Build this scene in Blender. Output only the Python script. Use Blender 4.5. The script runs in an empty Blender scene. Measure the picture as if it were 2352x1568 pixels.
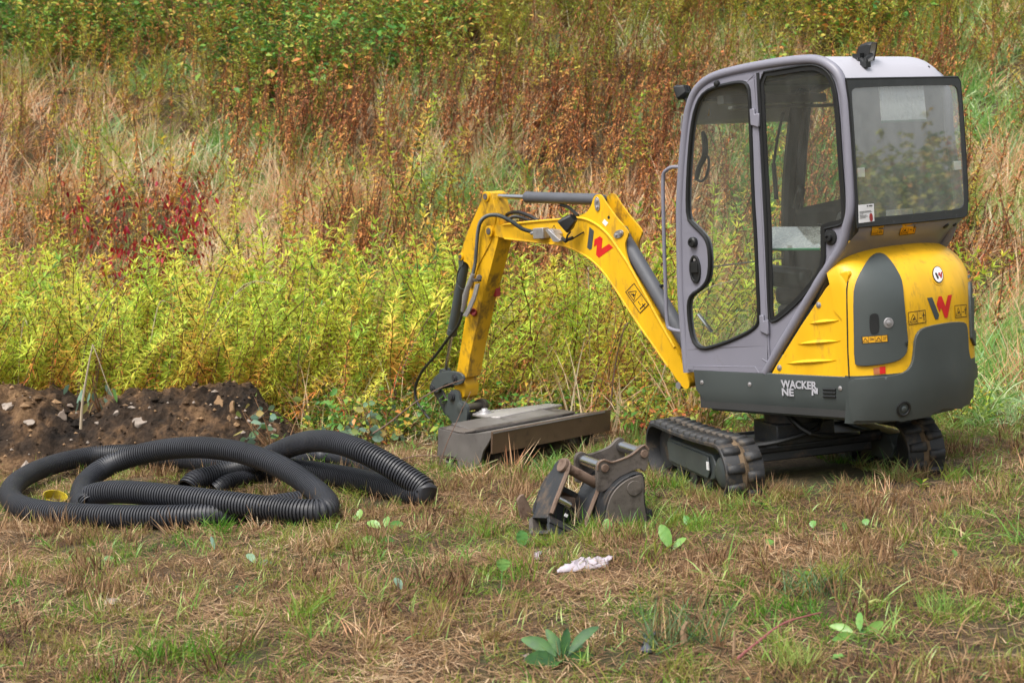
import bpy, bmesh, math, random
import numpy as np
from mathutils import Vector, Matrix, noise
from mathutils.bvhtree import BVHTree
from mathutils.geometry import tessellate_polygon, delaunay_2d_cdt
random.seed(7); rng = np.random.default_rng(11)
R = math.radians
S = bpy.context.scene
COL = S.collection

# ------------------------------------------------------------------ camera, sky, sun, exposure
FPX = 3691.63                      # focal length in pixels of a 2352 px wide picture
CX, CY = 1176.0, 784.0
PITCH = R(4.930)
CAMZ = 1.70
cam_d = bpy.data.cameras.new('camera'); cam = bpy.data.objects.new('camera', cam_d); COL.objects.link(cam)
cam.location = (0, 0, CAMZ); cam.rotation_euler = (R(90) - PITCH, 0, 0)
cam_d.sensor_width = 36; cam_d.lens = FPX / 2352 * 36; cam_d.clip_end = 600; cam_d.clip_start = .1
cam_d.dof.use_dof = True; cam_d.dof.focus_distance = 9.2; cam_d.dof.aperture_fstop = 4.2
S.camera = cam
W = bpy.data.worlds.new('World'); S.world = W; W.use_nodes = True
nt = W.node_tree; nt.nodes.clear()
SUN_EL, SUN_AZ = R(58), R(-140)
sky = nt.nodes.new('ShaderNodeTexSky'); sky.sky_type = 'NISHITA'; sky.sun_disc = False
sky.sun_elevation = SUN_EL; sky.sun_rotation = SUN_AZ; sky.dust_density = 6; sky.air_density = 1.6; sky.ozone_density = 1.0
hs = nt.nodes.new('ShaderNodeHueSaturation'); hs.inputs['Saturation'].default_value = .30
bg = nt.nodes.new('ShaderNodeBackground'); bg.inputs[1].default_value = .13
wo = nt.nodes.new('ShaderNodeOutputWorld')
nt.links.new(sky.outputs[0], hs.inputs['Color']); nt.links.new(hs.outputs[0], bg.inputs[0]); nt.links.new(bg.outputs[0], wo.inputs[0])
sd = bpy.data.lights.new('sun', 'SUN'); sd.energy = 1.5; sd.angle = R(24); sd.color = (1, .95, .88)
so = bpy.data.objects.new('sun', sd); COL.objects.link(so)
sdir = Vector((math.sin(SUN_AZ) * math.cos(SUN_EL), math.cos(SUN_AZ) * math.cos(SUN_EL), math.sin(SUN_EL)))
so.rotation_euler = sdir.to_track_quat('Z', 'Y').to_euler()
S.view_settings.view_transform = 'Standard'; S.view_settings.look = 'None'; S.view_settings.gamma = 1
S.view_settings.exposure = .74
S.render.engine = 'CYCLES'
S.cycles.max_bounces = 7; S.cycles.diffuse_bounces = 3; S.cycles.glossy_bounces = 3
S.cycles.transparent_max_bounces = 12; S.cycles.transmission_bounces = 3
S.cycles.use_denoising = True; S.cycles.denoiser = 'OPENIMAGEDENOISE'
S.cycles.caustics_reflective = False; S.cycles.caustics_refractive = False

# ------------------------------------------------------------------ frames of reference
def c2w(v):                         # camera axes -> world axes
    x, y, z = v; s, c = math.sin(PITCH), math.cos(PITCH)
    return Vector((x, y * s - z * c, y * c + z * s))
CAM = Vector((0, 0, CAMZ))
AX = c2w((-0.63381409, 0.01968887, -0.77323479))   # excavator forward
AY = c2w((-0.76996654, -0.11130816, 0.6283009))    # excavator left
AZ = c2w((-0.07369681, 0.99359088, 0.08570845))    # excavator up
ORG = CAM + c2w((1.85394848, -0.77066397, -9.34008483))
MM = Matrix(((AX.x, AY.x, AZ.x, ORG.x), (AX.y, AY.y, AZ.y, ORG.y), (AX.z, AY.z, AZ.z, ORG.z), (0, 0, 0, 1)))
MI = MM.inverted()
CAML = MI @ CAM
def rayw(p): return c2w(((p[0] - CX) / FPX, (CY - p[1]) / FPX, -1.0))
def rayl(p): return (MI.to_3x3() @ rayw(p))
def on(p, ax, v):                   # point of the sight line on the plane  axis = v  of the excavator's own frame
    d = rayl(p); i = 'xyz'.index(ax); t = (v - CAML[i]) / d[i]; return CAML + d * t
def onpl(p, P0, N):                 # same on any world plane
    d = rayw(p); t = (P0 - CAM).dot(N) / d.dot(N); return CAM + d * t
ZA = lambda x, y: (1542.9 + x * .288, 112.9 + y * .288)
ZB = lambda x, y: (1825.2 + x * .312, 75.3 + y * .312)
ZC = lambda x, y: (1542.9 + x * .3001, 526.8 + y * .3001)
ZD = lambda x, y: (1862.8 + x * .31195, 526.8 + y * .31195)
ZM = lambda x, y: (940.8 + x * .312, 413.95 + y * .312)
ZN = lambda x, y: (922 + x * .156, 865.5 + y * .156)
Z2 = lambda x, y: (922 + x * .27596, 827.9 + y * .27596)
ZQ = lambda x, y: (1300 * .9408 + x * .9408 / 9.046, 500 * .9408 + y * .9408 / 9.046)
ZW = lambda x, y: (2180 * .9408 + x * .144, 600 * .9408 + y * .144)
ZK = lambda x, y: (1185.4 + x * .168, 978.4 + y * .168)
ZP = lambda x, y: (x * .44, 865.5 + y * .44)
def Z(f, pts): return [f(*p) for p in pts]
def L(f, pts, ax, v): return [on(f(*p), ax, v) for p in pts]

def hill(x, y):
    h = 0.0
    if y > 12.6:
        t = min((y - 12.6) / 2.8, 1); h += .16 * t * t
    if y > 15:
        a = min(y, 34) - 15
        h += .40 * a * min(1, .55 + a / 12)
    return h
NZ = AZ.normalized()
DIP = MM @ Vector((2.35, .5, 0))
def gz(x, y):
    xx = max(-9, min(9, x))
    base = ORG.z - (NZ.x * (xx - ORG.x) + NZ.y * (y - ORG.y)) / NZ.z if y < 25 else ORG.z - NZ.x * (xx - ORG.x) / NZ.z
    n = .035 * noise.noise(Vector((x * .6, y * .6, 1.3))) + .018 * noise.noise(Vector((x * 2.1, y * 2.1, 4.1)))
    far = .25 * noise.noise(Vector((x * .25, y * .25, 9))) * min(1, max(0, (y - 13) / 4))
    dx, dy = x - DIP[0], y - DIP[1]
    return base + n + far + hill(x, y) - .10 * math.exp(-(dx * dx + dy * dy) / .35)
def ground_at(p, h=0.0):            # where the sight line meets the ground raised by h
    d = rayw(p); lo = None; t = 3.0
    while t < 60:
        q = CAM + d * t
        if q.z < gz(q.x, q.y) + h: lo = t; break
        t += .05
    t = lo or 30
    a, b = t - .05, t
    for _ in range(12):
        m = (a + b) / 2; q = CAM + d * m
        if q.z < gz(q.x, q.y) + h: b = m
        else: a = m
    return CAM + d * b

# ------------------------------------------------------------------ materials
MATS = {}; GV = 1.25
def new_mat(name):
    m = bpy.data.materials.new(name); m.use_nodes = True; n = m.node_tree; n.nodes.clear()
    out = n.nodes.new('ShaderNodeOutputMaterial'); MATS[name] = m
    return m, n, out
def ramp(n, stops, src):
    r = n.nodes.new('ShaderNodeValToRGB'); e = r.color_ramp.elements
    while len(e) < len(stops): e.new(.5)
    for k, (p, c) in enumerate(stops): e[k].position = p; e[k].color = (*c, 1)
    n.links.new(src, r.inputs[0]); return r
def paint(name, col, rough=.45, dirt=None, amt=.3, scale=6, bump=.1, metal=0, fine=60, coat=0, var=.12, streak=1.0):
    m, n, out = new_mat(name)
    b = n.nodes.new('ShaderNodeBsdfPrincipled'); n.links.new(b.outputs[0], out.inputs[0])
    tc = n.nodes.new('ShaderNodeTexCoord')
    mp = n.nodes.new('ShaderNodeMapping'); mp.inputs['Scale'].default_value = (1, 1, streak); n.links.new(tc.outputs['Object'], mp.inputs[0])
    def nz(sc, det, rgh=.6):
        t = n.nodes.new('ShaderNodeTexNoise'); t.inputs['Scale'].default_value = sc; t.inputs['Detail'].default_value = det
        t.inputs['Roughness'].default_value = rgh; n.links.new(mp.outputs[0], t.inputs['Vector']); return t
    t1 = nz(scale, 8, .7); t2 = nz(fine, 4); t3 = nz(scale * .35, 3)
    d = dirt or tuple(c * .35 + .02 for c in col)
    lo = .72 - amt * .45
    r1 = ramp(n, [(lo, (0, 0, 0)), (min(.99, lo + .14), (1, 1, 1))], t1.outputs[0])
    r3 = ramp(n, [(.35, tuple(max(0, c * (1 - var)) for c in col)), (.65, tuple(min(1, c * (1 + var)) for c in col))], t3.outputs[0])
    mx = n.nodes.new('ShaderNodeMix'); mx.data_type = 'RGBA'
    ml = n.nodes.new('ShaderNodeMath'); ml.operation = 'MULTIPLY'; ml.inputs[1].default_value = min(1, .45 + amt * .6)
    n.links.new(r1.outputs[0], ml.inputs[0]); n.links.new(ml.outputs[0], mx.inputs[0])
    n.links.new(r3.outputs[0], mx.inputs[6]); mx.inputs[7].default_value = (*d, 1)
    n.links.new(mx.outputs[2], b.inputs['Base Color'])
    mr = n.nodes.new('ShaderNodeMapRange'); mr.inputs[3].default_value = max(.05, rough - .1); mr.inputs[4].default_value = min(1, rough + .2)
    n.links.new(t1.outputs[0], mr.inputs[0]); n.links.new(mr.outputs[0], b.inputs['Roughness'])
    b.inputs['Metallic'].default_value = metal
    if coat: b.inputs['Coat Weight'].default_value = coat; b.inputs['Coat Roughness'].default_value = .2
    if bump:
        bp = n.nodes.new('ShaderNodeBump'); bp.inputs['Strength'].default_value = bump; bp.inputs['Distance'].default_value = .004
        n.links.new(t2.outputs[0], bp.inputs['Height']); n.links.new(bp.outputs[0], b.inputs['Normal'])
    return m
def glass(name, tint, film=.05, refl=1.0, filmcol=(.5, .52, .5), base=.02, both=False):
    m, n, out = new_mat(name)
    tr = n.nodes.new('ShaderNodeBsdfTransparent'); tr.inputs[0].default_value = (*tint, 1)
    gl = n.nodes.new('ShaderNodeBsdfGlossy'); gl.inputs['Roughness'].default_value = .02
    df = n.nodes.new('ShaderNodeBsdfDiffuse'); df.inputs[0].default_value = (*filmcol, 1)
    fr = n.nodes.new('ShaderNodeFresnel'); fr.inputs[0].default_value = 1.55
    ma = n.nodes.new('ShaderNodeMath'); ma.operation = 'MULTIPLY_ADD'; ma.inputs[1].default_value = refl; ma.inputs[2].default_value = base
    ma.use_clamp = True; n.links.new(fr.outputs[0], ma.inputs[0])
    geo = n.nodes.new('ShaderNodeNewGeometry'); inv = n.nodes.new('ShaderNodeMath'); inv.operation = 'SUBTRACT'; inv.inputs[0].default_value = 1; n.links.new(geo.outputs['Backfacing'], inv.inputs[1])
    mb_ = n.nodes.new('ShaderNodeMath'); mb_.operation = 'MULTIPLY'; n.links.new(ma.outputs[0], mb_.inputs[0]); n.links.new(inv.outputs[0], mb_.inputs[1]); ma = ma if both else mb_
    m1 = n.nodes.new('ShaderNodeMixShader'); n.links.new(ma.outputs[0], m1.inputs[0]); n.links.new(tr.outputs[0], m1.inputs[1]); n.links.new(gl.outputs[0], m1.inputs[2])
    tc = n.nodes.new('ShaderNodeTexCoord'); tn = n.nodes.new('ShaderNodeTexNoise'); tn.inputs['Scale'].default_value = 9; tn.inputs['Detail'].default_value = 9; tn.inputs['Roughness'].default_value = .75
    mp = n.nodes.new('ShaderNodeMapping'); mp.inputs['Scale'].default_value = (1, 1, .45); n.links.new(tc.outputs['Object'], mp.inputs[0]); n.links.new(mp.outputs[0], tn.inputs['Vector'])
    mr = n.nodes.new('ShaderNodeMapRange'); mr.inputs[1].default_value = .35; mr.inputs[2].default_value = .75; mr.inputs[3].default_value = film * .5; mr.inputs[4].default_value = film * 1.7
    n.links.new(tn.outputs[0], mr.inputs[0])
    m2 = n.nodes.new('ShaderNodeMixShader'); n.links.new(mr.outputs[0], m2.inputs[0]); n.links.new(m1.outputs[0], m2.inputs[1]); n.links.new(df.outputs[0], m2.inputs[2])
    n.links.new(m2.outputs[0], out.inputs[0]); return m
def leafmat(name, stops, trans=.3, rough=.55, gv=None, wn=.35, wscale=.5, wrand=.35, wtone=.5, spec=.35):
    """colour from the plant's own random number, each leaf's tone and a slow drift over the ground"""
    m, n, out = new_mat(name)
    oi = n.nodes.new('ShaderNodeObjectInfo'); at = n.nodes.new('ShaderNodeAttribute'); at.attribute_name = 'tone'
    ge = n.nodes.new('ShaderNodeNewGeometry'); tn = n.nodes.new('ShaderNodeTexNoise'); tn.inputs['Scale'].default_value = wscale; tn.inputs['Detail'].default_value = 3
    n.links.new(ge.outputs['Position'], tn.inputs['Vector'])
    def mad(src, k, add):
        a = n.nodes.new('ShaderNodeMath'); a.operation = 'MULTIPLY_ADD'; a.inputs[1].default_value = k
        n.links.new(src, a.inputs[0])
        if isinstance(add, float): a.inputs[2].default_value = add
        else: n.links.new(add, a.inputs[2])
        return a.outputs[0]
    s = wrand + wtone + wn
    v = mad(oi.outputs['Random'], wrand / s, 0.0); v = mad(at.outputs['Fac'], wtone / s, v)
    nm = n.nodes.new('ShaderNodeMapRange'); nm.inputs[1].default_value = .3; nm.inputs[2].default_value = .7; n.links.new(tn.outputs[0], nm.inputs[0])
    v = mad(nm.outputs[0], wn / s, v)
    # stretch contrast
    st = n.nodes.new('ShaderNodeMapRange'); st.inputs[1].default_value = .15; st.inputs[2].default_value = .85; n.links.new(v, st.inputs[0])
    stops = [(p_, tuple(min(.85, c_ * (gv or GV)) for c_ in q_)) for p_, q_ in stops]
    r = ramp(n, stops, st.outputs[0])
    b = n.nodes.new('ShaderNodeBsdfPrincipled'); b.inputs['Roughness'].default_value = rough; b.inputs['Specular IOR Level'].default_value = spec
    n.links.new(r.outputs[0], b.inputs['Base Color'])
    if trans:
        t = n.nodes.new('ShaderNodeBsdfTranslucent'); n.links.new(r.outputs[0], t.inputs[0])
        mx = n.nodes.new('ShaderNodeMixShader'); mx.inputs[0].default_value = trans
        n.links.new(b.outputs[0], mx.inputs[1]); n.links.new(t.outputs[0], mx.inputs[2]); n.links.new(mx.outputs[0], out.inputs[0])
    else: n.links.new(b.outputs[0], out.inputs[0])
    return m

YEL = paint('yellow_paint', (.80, .45, .008), .42, (.34, .19, .03), .40, 13, .12, coat=.15, var=.10, streak=.35)
YELD = paint('worn_yellow_paint', (.72, .40, .008), .42, (.09, .05, .02), .52, 10, .15, var=.10, streak=.6)
LIL = paint('cab_grey_paint', (.212, .210, .258), .42, (.13, .12, .11), .2, 5, .08, coat=.15, var=.05)
DGR = paint('dark_grey_plastic', (.062, .074, .074), .42, (.13, .12, .09), .18, 4, .15, var=.15, fine=160)
DGR2 = paint('dark_grey_steel', (.055, .066, .068), .40, (.09, .075, .055), .30, 7, .15, var=.15)
CYL = paint('cylinder_grey_paint', (.085, .09, .105), .45, (.04, .035, .03), .2, 10, .3, var=.1, fine=220)
GRB = paint('scraped_bucket_steel', (.19, .175, .165), .5, (.05, .04, .032), .42, 5, .4, metal=.2, var=.3)
BLK = paint('black_plastic', (.012, .013, .014), .4, (.05, .045, .035), .12, 9, .1)
RUB = paint('black_rubber', (.024, .025, .028), .55, (.13, .095, .06), .46, 9, .4)
SEAL = paint('rubber_seal', (.008, .009, .010), .35, (.05, .05, .045), .08, 12, .05)
MUD = paint('caked_mud', (.14, .095, .055), .95, (.07, .05, .03), .5, 20, .9)
CHR = paint('chrome_rod', (.55, .56, .58), .18, (.35, .33, .3), .15, 12, .02, metal=1)
STL = paint('bare_steel', (.42, .41, .42), .42, (.15, .12, .10), .3, 14, .2, metal=.7)
BKT = paint('worn_bucket_steel', (.13, .112, .10), .5, (.03, .022, .018), .52, 7, .5, metal=.25, var=.25)
BKTB = paint('blackened_bucket_steel', (.028, .030, .034), .45, (.13, .09, .06), .42, 8, .4, metal=.1, var=.25)
RUST = paint('rusty_edge', (.17, .115, .085), .7, (.06, .03, .018), .5, 14, .5)
WHT = paint('white_print', (.75, .75, .76), .5, None, .05)
SILV = paint('silver_print', (.42, .42, .46), .5, None, .1)
REDP = paint('red_print', (.62, .015, .012), .5, (.3, .02, .01), .15, 30, 0)
REDR = paint('red_cap_plastic', (.33, .03, .03), .5, None, .15)
BLKP = paint('black_print', (.022, .016, .01), .6, None, .05)
STKY = paint('sticker_orange', (.72, .36, .01), .45, None, .1)
ROOF = paint('roof_lit_grey', (.46, .455, .51), .28, (.25, .24, .25), .10, 3, .04, coat=.4, var=.04)  # paler than the cab paint: the highlight on top is in the colour
PIPE = paint('black_drain_pipe', (.026, .028, .035), .45, (.085, .070, .055), .28, 6, .1, var=.2)
YPIPE = paint('yellow_pipe', (.55, .42, .02), .5, (.12, .08, .03), .4, 14, .2)
PLAS = paint('white_plastic_sheet', (.46, .41, .46), .30, (.35, .28, .22), .3, 14, .2)
STONE = paint('stone', (.30, .25, .21), .85, (.13, .095, .065), .4, 8, .8, var=.25)
CLAY = paint('clay_clod', (.27, .165, .085), .95, (.12, .075, .045), .4, 9, 1.0, var=.25)
DARKI = paint('cab_lining', (.035, .036, .036), .6, None, .1)
GLS = glass('window_glass', (.93, .95, .93), .035, 1.1, base=.012)
GLR = glass('rear_window_glass', (.88, .91, .90), .17, 3.8, (.55, .56, .55), .09)
GLM = glass('mirroring_glass', (.6, .75, .7), .25, .2, (.8, .8, .8), .70, True)
GLE = paint('green_glass_edge', (.01, .13, .05), .3, None, .05, 30, 0)
TWIG = paint('twig_bark', (.16, .10, .075), .8, (.07, .045, .035), .4, 30, .3)
LAMPG = paint('lamp_glass', (.20, .20, .17), .12, None, .1, 40, .3, coat=.6)

# ------------------------------------------------------------------ mesh helpers
class MB:
    def __init__(s): s.v = []; s.f = []; s.mi = []
    def add(s, vs, fs, mi=0):
        o = len(s.v); s.v += [tuple(v) for v in vs]; s.f += [tuple(i + o for i in f) for f in fs]; s.mi += [mi] * len(fs); return s
    def box(s, c, size, rot=None, mi=0, M=None):
        hx, hy, hz = (q / 2 for q in size)
        vs = [Vector((x, y, z)) for x in (-hx, hx) for y in (-hy, hy) for z in (-hz, hz)]
        if rot is not None: vs = [rot @ v for v in vs]
        vs = [v + Vector(c) for v in vs]
        return s.add(vs, [(0, 1, 3, 2), (4, 6, 7, 5), (0, 4, 5, 1), (2, 3, 7, 6), (0, 2, 6, 4), (1, 5, 7, 3)], mi)
    def ext(s, pts, vec, mi=0, holes=()):      # polygon (with holes) extruded along vec
        vec = Vector(vec); loops = [list(pts)] + [list(h) for h in holes]
        tess = tessellate_polygon([[Vector(p) for p in lp] for lp in loops])
        flat = [Vector(p) for lp in loops for p in lp]; n = len(flat)
        nrm = Vector((0, 0, 0))
        for k in range(len(loops[0])): nrm += Vector(loops[0][k - 1]).cross(Vector(loops[0][k]))
        fl = []
        for t in tess:
            a, b, c = (flat[i] for i in t)
            tn = (b - a).cross(c - a)
            if tn.length < 1e-12: continue
            t = tuple(t) if tn.dot(vec) < 0 else tuple(reversed(t))
            fl.append(t); fl.append(tuple(i + n for i in reversed(t)))
        o = 0
        for li, lp in enumerate(loops):
            m = len(lp); nn = Vector((0, 0, 0))
            for k in range(m): nn += Vector(lp[k - 1]).cross(Vector(lp[k]))
            ccw = nn.dot(vec) > 0
            if li: ccw = not ccw
            for k in range(m):
                a, b = o + k, o + (k + 1) % m
                fl.append((a, b, b + n, a + n) if ccw else (b, a, a + n, b + n))
            o += m
        return s.add(flat + [p + vec for p in flat], fl, mi)
    def tube(s, path, r, n=10, closed=False, caps=True, mi=0, prof=None):
        path = [Vector(p) for p in path]; m = len(path); rs = r if isinstance(r, (list, tuple)) else [r] * m
        T = []
        for i in range(m):
            a = path[(i - 1) % m] if (closed or i) else path[0]; b = path[(i + 1) % m] if (closed or i < m - 1) else path[-1]
            T.append((b - a).normalized())
        ref = Vector((0, 0, 1)) if abs(T[0].z) < .9 else Vector((1, 0, 0))
        u = T[0].cross(ref).normalized(); vs = []; rows = []
        for i in range(m):
            u = (u - T[i] * u.dot(T[i])).normalized(); w = T[i].cross(u)
            rows.append(len(vs))
            for k in range(n):
                a = 2 * math.pi * k / n; pu, pw = (math.cos(a), math.sin(a))
                vs.append(path[i] + (u * pu + w * pw) * rs[i])
        fs = []
        for i in range(m if closed else m - 1):
            a, b = rows[i], rows[(i + 1) % m]
            for k in range(n): fs.append((a + k, a + (k + 1) % n, b + (k + 1) % n, b + k))
        if caps and not closed: fs.append(tuple(reversed(range(n)))); fs.append(tuple(rows[-1] + k for k in range(n)))
        return s.add(vs, fs, mi)
    def cyl(s, a, b, r, n=16, mi=0, r2=None): return s.tube([a, b], [r, r if r2 is None else r2], n, mi=mi)
    def lathe(s, c, axis, prof, n=24, mi=0):    # prof: (radius, height along axis)
        c = Vector(c); ax = Vector(axis).normalized(); u = ax.orthogonal().normalized(); w = ax.cross(u); vs = []; fs = []
        for r, h in prof:
            for k in range(n):
                a = 2 * math.pi * k / n; vs.append(c + ax * h + (u * math.cos(a) + w * math.sin(a)) * r)
        for i in range(len(prof) - 1):
            for k in range(n): fs.append((i * n + k, i * n + (k + 1) % n, (i + 1) * n + (k + 1) % n, (i + 1) * n + k))
        fs.append(tuple(reversed(range(n)))); fs.append(tuple((len(prof) - 1) * n + k for k in range(n)))
        return s.add(vs, fs, mi)
    def mesh(s, name, mats, fix=False):
        me = bpy.data.meshes.new(name); me.from_pydata(s.v, [], s.f)
        for m in (mats if isinstance(mats, (list, tuple)) else [mats]): me.materials.append(m)
        me.polygons.foreach_set('material_index', s.mi)
        if fix:
            bm = bmesh.new(); bm.from_mesh(me); bmesh.ops.remove_doubles(bm, verts=bm.verts, dist=1e-5); bmesh.ops.recalc_face_normals(bm, faces=bm.faces); bm.to_mesh(me); bm.free()
        me.update(); return me
    def build(s, name, mats, parent=None, bev=0, seg=2, smooth=True, fix=False, ang=32):
        me = s.mesh(name, mats, fix); o = bpy.data.objects.new(name, me); COL.objects.link(o)
        if parent: o.parent = parent
        if smooth:
            me.polygons.foreach_set('use_smooth', [True] * len(me.polygons))
            me.set_sharp_from_angle(angle=R(ang))
        if bev:
            b = o.modifiers.new('bevel', 'BEVEL'); b.width = bev; b.segments = seg; b.limit_method = 'ANGLE'; b.angle_limit = R(38); b.harden_normals = False
        return o
def tag(o, label=None, cat=None, group=None, kind=None):
    if label: o['label'] = label
    if cat: o['category'] = cat
    if group: o['group'] = group
    if kind: o['kind'] = kind
    return o
def empty(name, loc=(0, 0, 0), label=None, cat=None, group=None):
    o = bpy.data.objects.new(name, None); COL.objects.link(o); o.location = loc; o.empty_display_size = .1
    return tag(o, label, cat, group)
def smoothc(pts, k=4, closed=False):           # Catmull-Rom through the points
    pts = [Vector(p) for p in pts]; n = len(pts); out = []
    rng_ = range(n) if closed else range(n - 1)
    for i in rng_:
        p0 = pts[(i - 1) % n] if (closed or i) else pts[0]; p1 = pts[i]; p2 = pts[(i + 1) % n]
        p3 = pts[(i + 2) % n] if (closed or i < n - 2) else pts[-1]
        for j in range(k):
            t = j / k
            out.append(.5 * ((2 * p1) + (p2 - p0) * t + (2 * p0 - 5 * p1 + 4 * p2 - p3) * t * t + (3 * p1 - p0 - 3 * p2 + p3) * t ** 3))
    if not closed: out.append(pts[-1])
    return out
def chaikin(pts, k=2, w=.25, closed=True):
    pts = [Vector(p) for p in pts]
    for _ in range(k):
        q = []; n = len(pts)
        for i in range(n if closed else n - 1):
            a, b = pts[i], pts[(i + 1) % n]; q += [a.lerp(b, w), a.lerp(b, 1 - w)]
        if not closed: q = [pts[0]] + q + [pts[-1]]
        pts = q; w = .25
    return pts
def inset(pts, d, nrm):                        # shrink a planar loop by d
    pts = [Vector(p) for p in pts]; n = len(pts); nn = Vector((0, 0, 0))
    for k in range(n): nn += pts[k - 1].cross(pts[k])
    sg = 1 if nn.dot(nrm) > 0 else -1; out = []
    for i in range(n):
        t1 = (pts[i] - pts[i - 1]); t2 = (pts[(i + 1) % n] - pts[i])
        t = (t1.normalized() + t2.normalized())
        if t.length < 1e-6: t = t2
        m = Vector(nrm).cross(t.normalized()) * sg
        out.append(pts[i] + m.normalized() * d)
    return out
def shift(pts, v): return [Vector(p) + Vector(v) for p in pts]

# ================================================================== GROUND
def build_ground():
    def lines(a, b, fine0, fine1, st, grow):
        xs = list(np.arange(fine0, fine1 + 1e-6, st)); s = st
        x = fine1
        while x < b: s *= grow; x += s; xs.append(x)
        s = st; x = fine0; pre = []
        while x > a: s *= grow; x -= s; pre.append(x)
        return pre[::-1] + xs
    X = lines(-140, 140, -6, 6, .12, 1.12); Y = lines(-120, 160, 4.5, 17, .12, 1.08)
    vs = [(x, y, gz(x, y)) for y in Y for x in X]; nx = len(X)
    fs = [(j * nx + i, j * nx + i + 1, (j + 1) * nx + i + 1, (j + 1) * nx + i) for j in range(len(Y) - 1) for i in range(nx - 1)]
    m, n, out = new_mat('meadow_soil')
    b = n.nodes.new('ShaderNodeBsdfPrincipled'); b.inputs['Roughness'].default_value = .95; n.links.new(b.outputs[0], out.inputs[0])
    g = n.nodes.new('ShaderNodeNewGeometry')
    def nz(sc, det, r=.65):
        t = n.nodes.new('ShaderNodeTexNoise'); t.inputs['Scale'].default_value = sc; t.inputs['Detail'].default_value = det; t.inputs['Roughness'].default_value = r
        n.links.new(g.outputs['Position'], t.inputs['Vector']); return t
    a = nz(26, 8, .8); c = nz(1.3, 4)
    r1 = ramp(n, [(.30, (.035, .022, .012)), (.5, (.09, .055, .028)), (.62, (.17, .11, .055)), (.75, (.26, .18, .10))], a.outputs[0])
    r2 = ramp(n, [(.45, (0, 0, 0)), (.62, (1, 1, 1))], c.outputs[0])
    r3 = ramp(n, [(.3, (.02, .03, .008)), (.6, (.07, .10, .02))], a.outputs[0])
    mx = n.nodes.new('ShaderNodeMix'); mx.data_type = 'RGBA'
    ml = n.nodes.new('ShaderNodeMath'); ml.operation = 'MULTIPLY'; ml.inputs[1].default_value = .6
    n.links.new(r2.outputs[0], ml.inputs[0]); n.links.new(ml.outputs[0], mx.inputs[0]); n.links.new(r1.outputs[0], mx.inputs[6]); n.links.new(r3.outputs[0], mx.inputs[7])
    n.links.new(mx.outputs[2], b.inputs['Base Color'])
    bp = n.nodes.new('ShaderNodeBump'); bp.inputs['Strength'].default_value = 1; bp.inputs['Distance'].default_value = .03
    n.links.new(a.outputs[0], bp.inputs['Height']); n.links.new(bp.outputs[0], b.inputs['Normal'])
    me = bpy.data.meshes.new('ground'); me.from_pydata(vs, [], fs); me.materials.append(m)
    me.polygons.foreach_set('use_smooth', [True] * len(me.polygons))
    o = bpy.data.objects.new('ground', me); COL.objects.link(o); tag(o, kind='structure')
build_ground()
# ================================================================== EXCAVATOR
EX = empty('mini_excavator', (0, 0, 0), 'yellow and grey mini excavator with a glazed cab and its arm resting in the weeds', 'excavator')
EX.matrix_world = MM
def P(name, mb, mats, parent=None, **k): return mb.build(name, mats, parent or EX, **k)
YV = Vector((0, 1, 0)); XV = Vector((1, 0, 0)); ZV = Vector((0, 0, 1))

# ---- tail body: plan curve x_r(angle), domed hood; a BVH lets panels and stickers lie on it
def tail_pt(t, z):                     # t in [-1,1] : -1 right seam, 1 left seam
    a = t * math.pi / 2; c, s_ = abs(math.cos(a)), math.sin(a)
    x = -.575 - .235 * c ** 1.05; y = (.505 if s_ > 0 else .522) * math.copysign(abs(s_) ** .78, s_)
    if z > .96:
        q = min(1, (z - .96) / .405); kx = max(0, 1 - q ** 2.6) ** .5; ky = max(0, 1 - q ** 7) ** .5
        x = -.30 + (x + .30) * kx; y *= ky
    if z < .62:
        q = (.62 - z) / .22; x += .035 * q * q; y *= 1 - .035 * q * q
    return Vector((x, y, z))
def tail_strip(zs, nt=48, off=0.0, fwd=.5):
    mb = MB(); n = nt + 1; rows = []
    for z in zs:
        r = [tail_pt(-1 + 2 * i / nt, z) for i in range(n)]
        l0, r0 = r[-1].copy(), r[0].copy()
        q = min(1, max(0, (z - .96) / .405)); f = fwd * (1 - .9 * q ** 2) if fwd > .1 else fwd
        f = f + (.05 if z > 1.0 and fwd < .1 else 0)
        r = [Vector((r0.x + f, r0.y, z))] + r + [Vector((l0.x + f, l0.y, z))]
        rows.append(r)
    m = len(rows[0])
    vs = [p for r in rows for p in r]
    fs = [(j * m + i, j * m + i + 1, (j + 1) * m + i + 1, (j + 1) * m + i) for j in range(len(rows) - 1) for i in range(m - 1)]
    return vs, fs
zs_all = [.40, .44, .50, .56, .62, .66] + list(np.linspace(.70, .96, 6)) + [.96 + .405 * math.sin(a) for a in np.linspace(.12, math.pi / 2 - .01, 13)]
bv, bf = tail_strip(zs_all)
TB = BVHTree.FromPolygons(bv, bf)
def hit(p, bvh=TB, off=.0):
    d = rayl(p).normalized(); h = bvh.ray_cast(CAML, d)
    if h[0] is None: return None
    nrm = h[1] if h[1].dot(d) < 0 else -h[1]
    return h[0] + nrm * off, nrm
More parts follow.
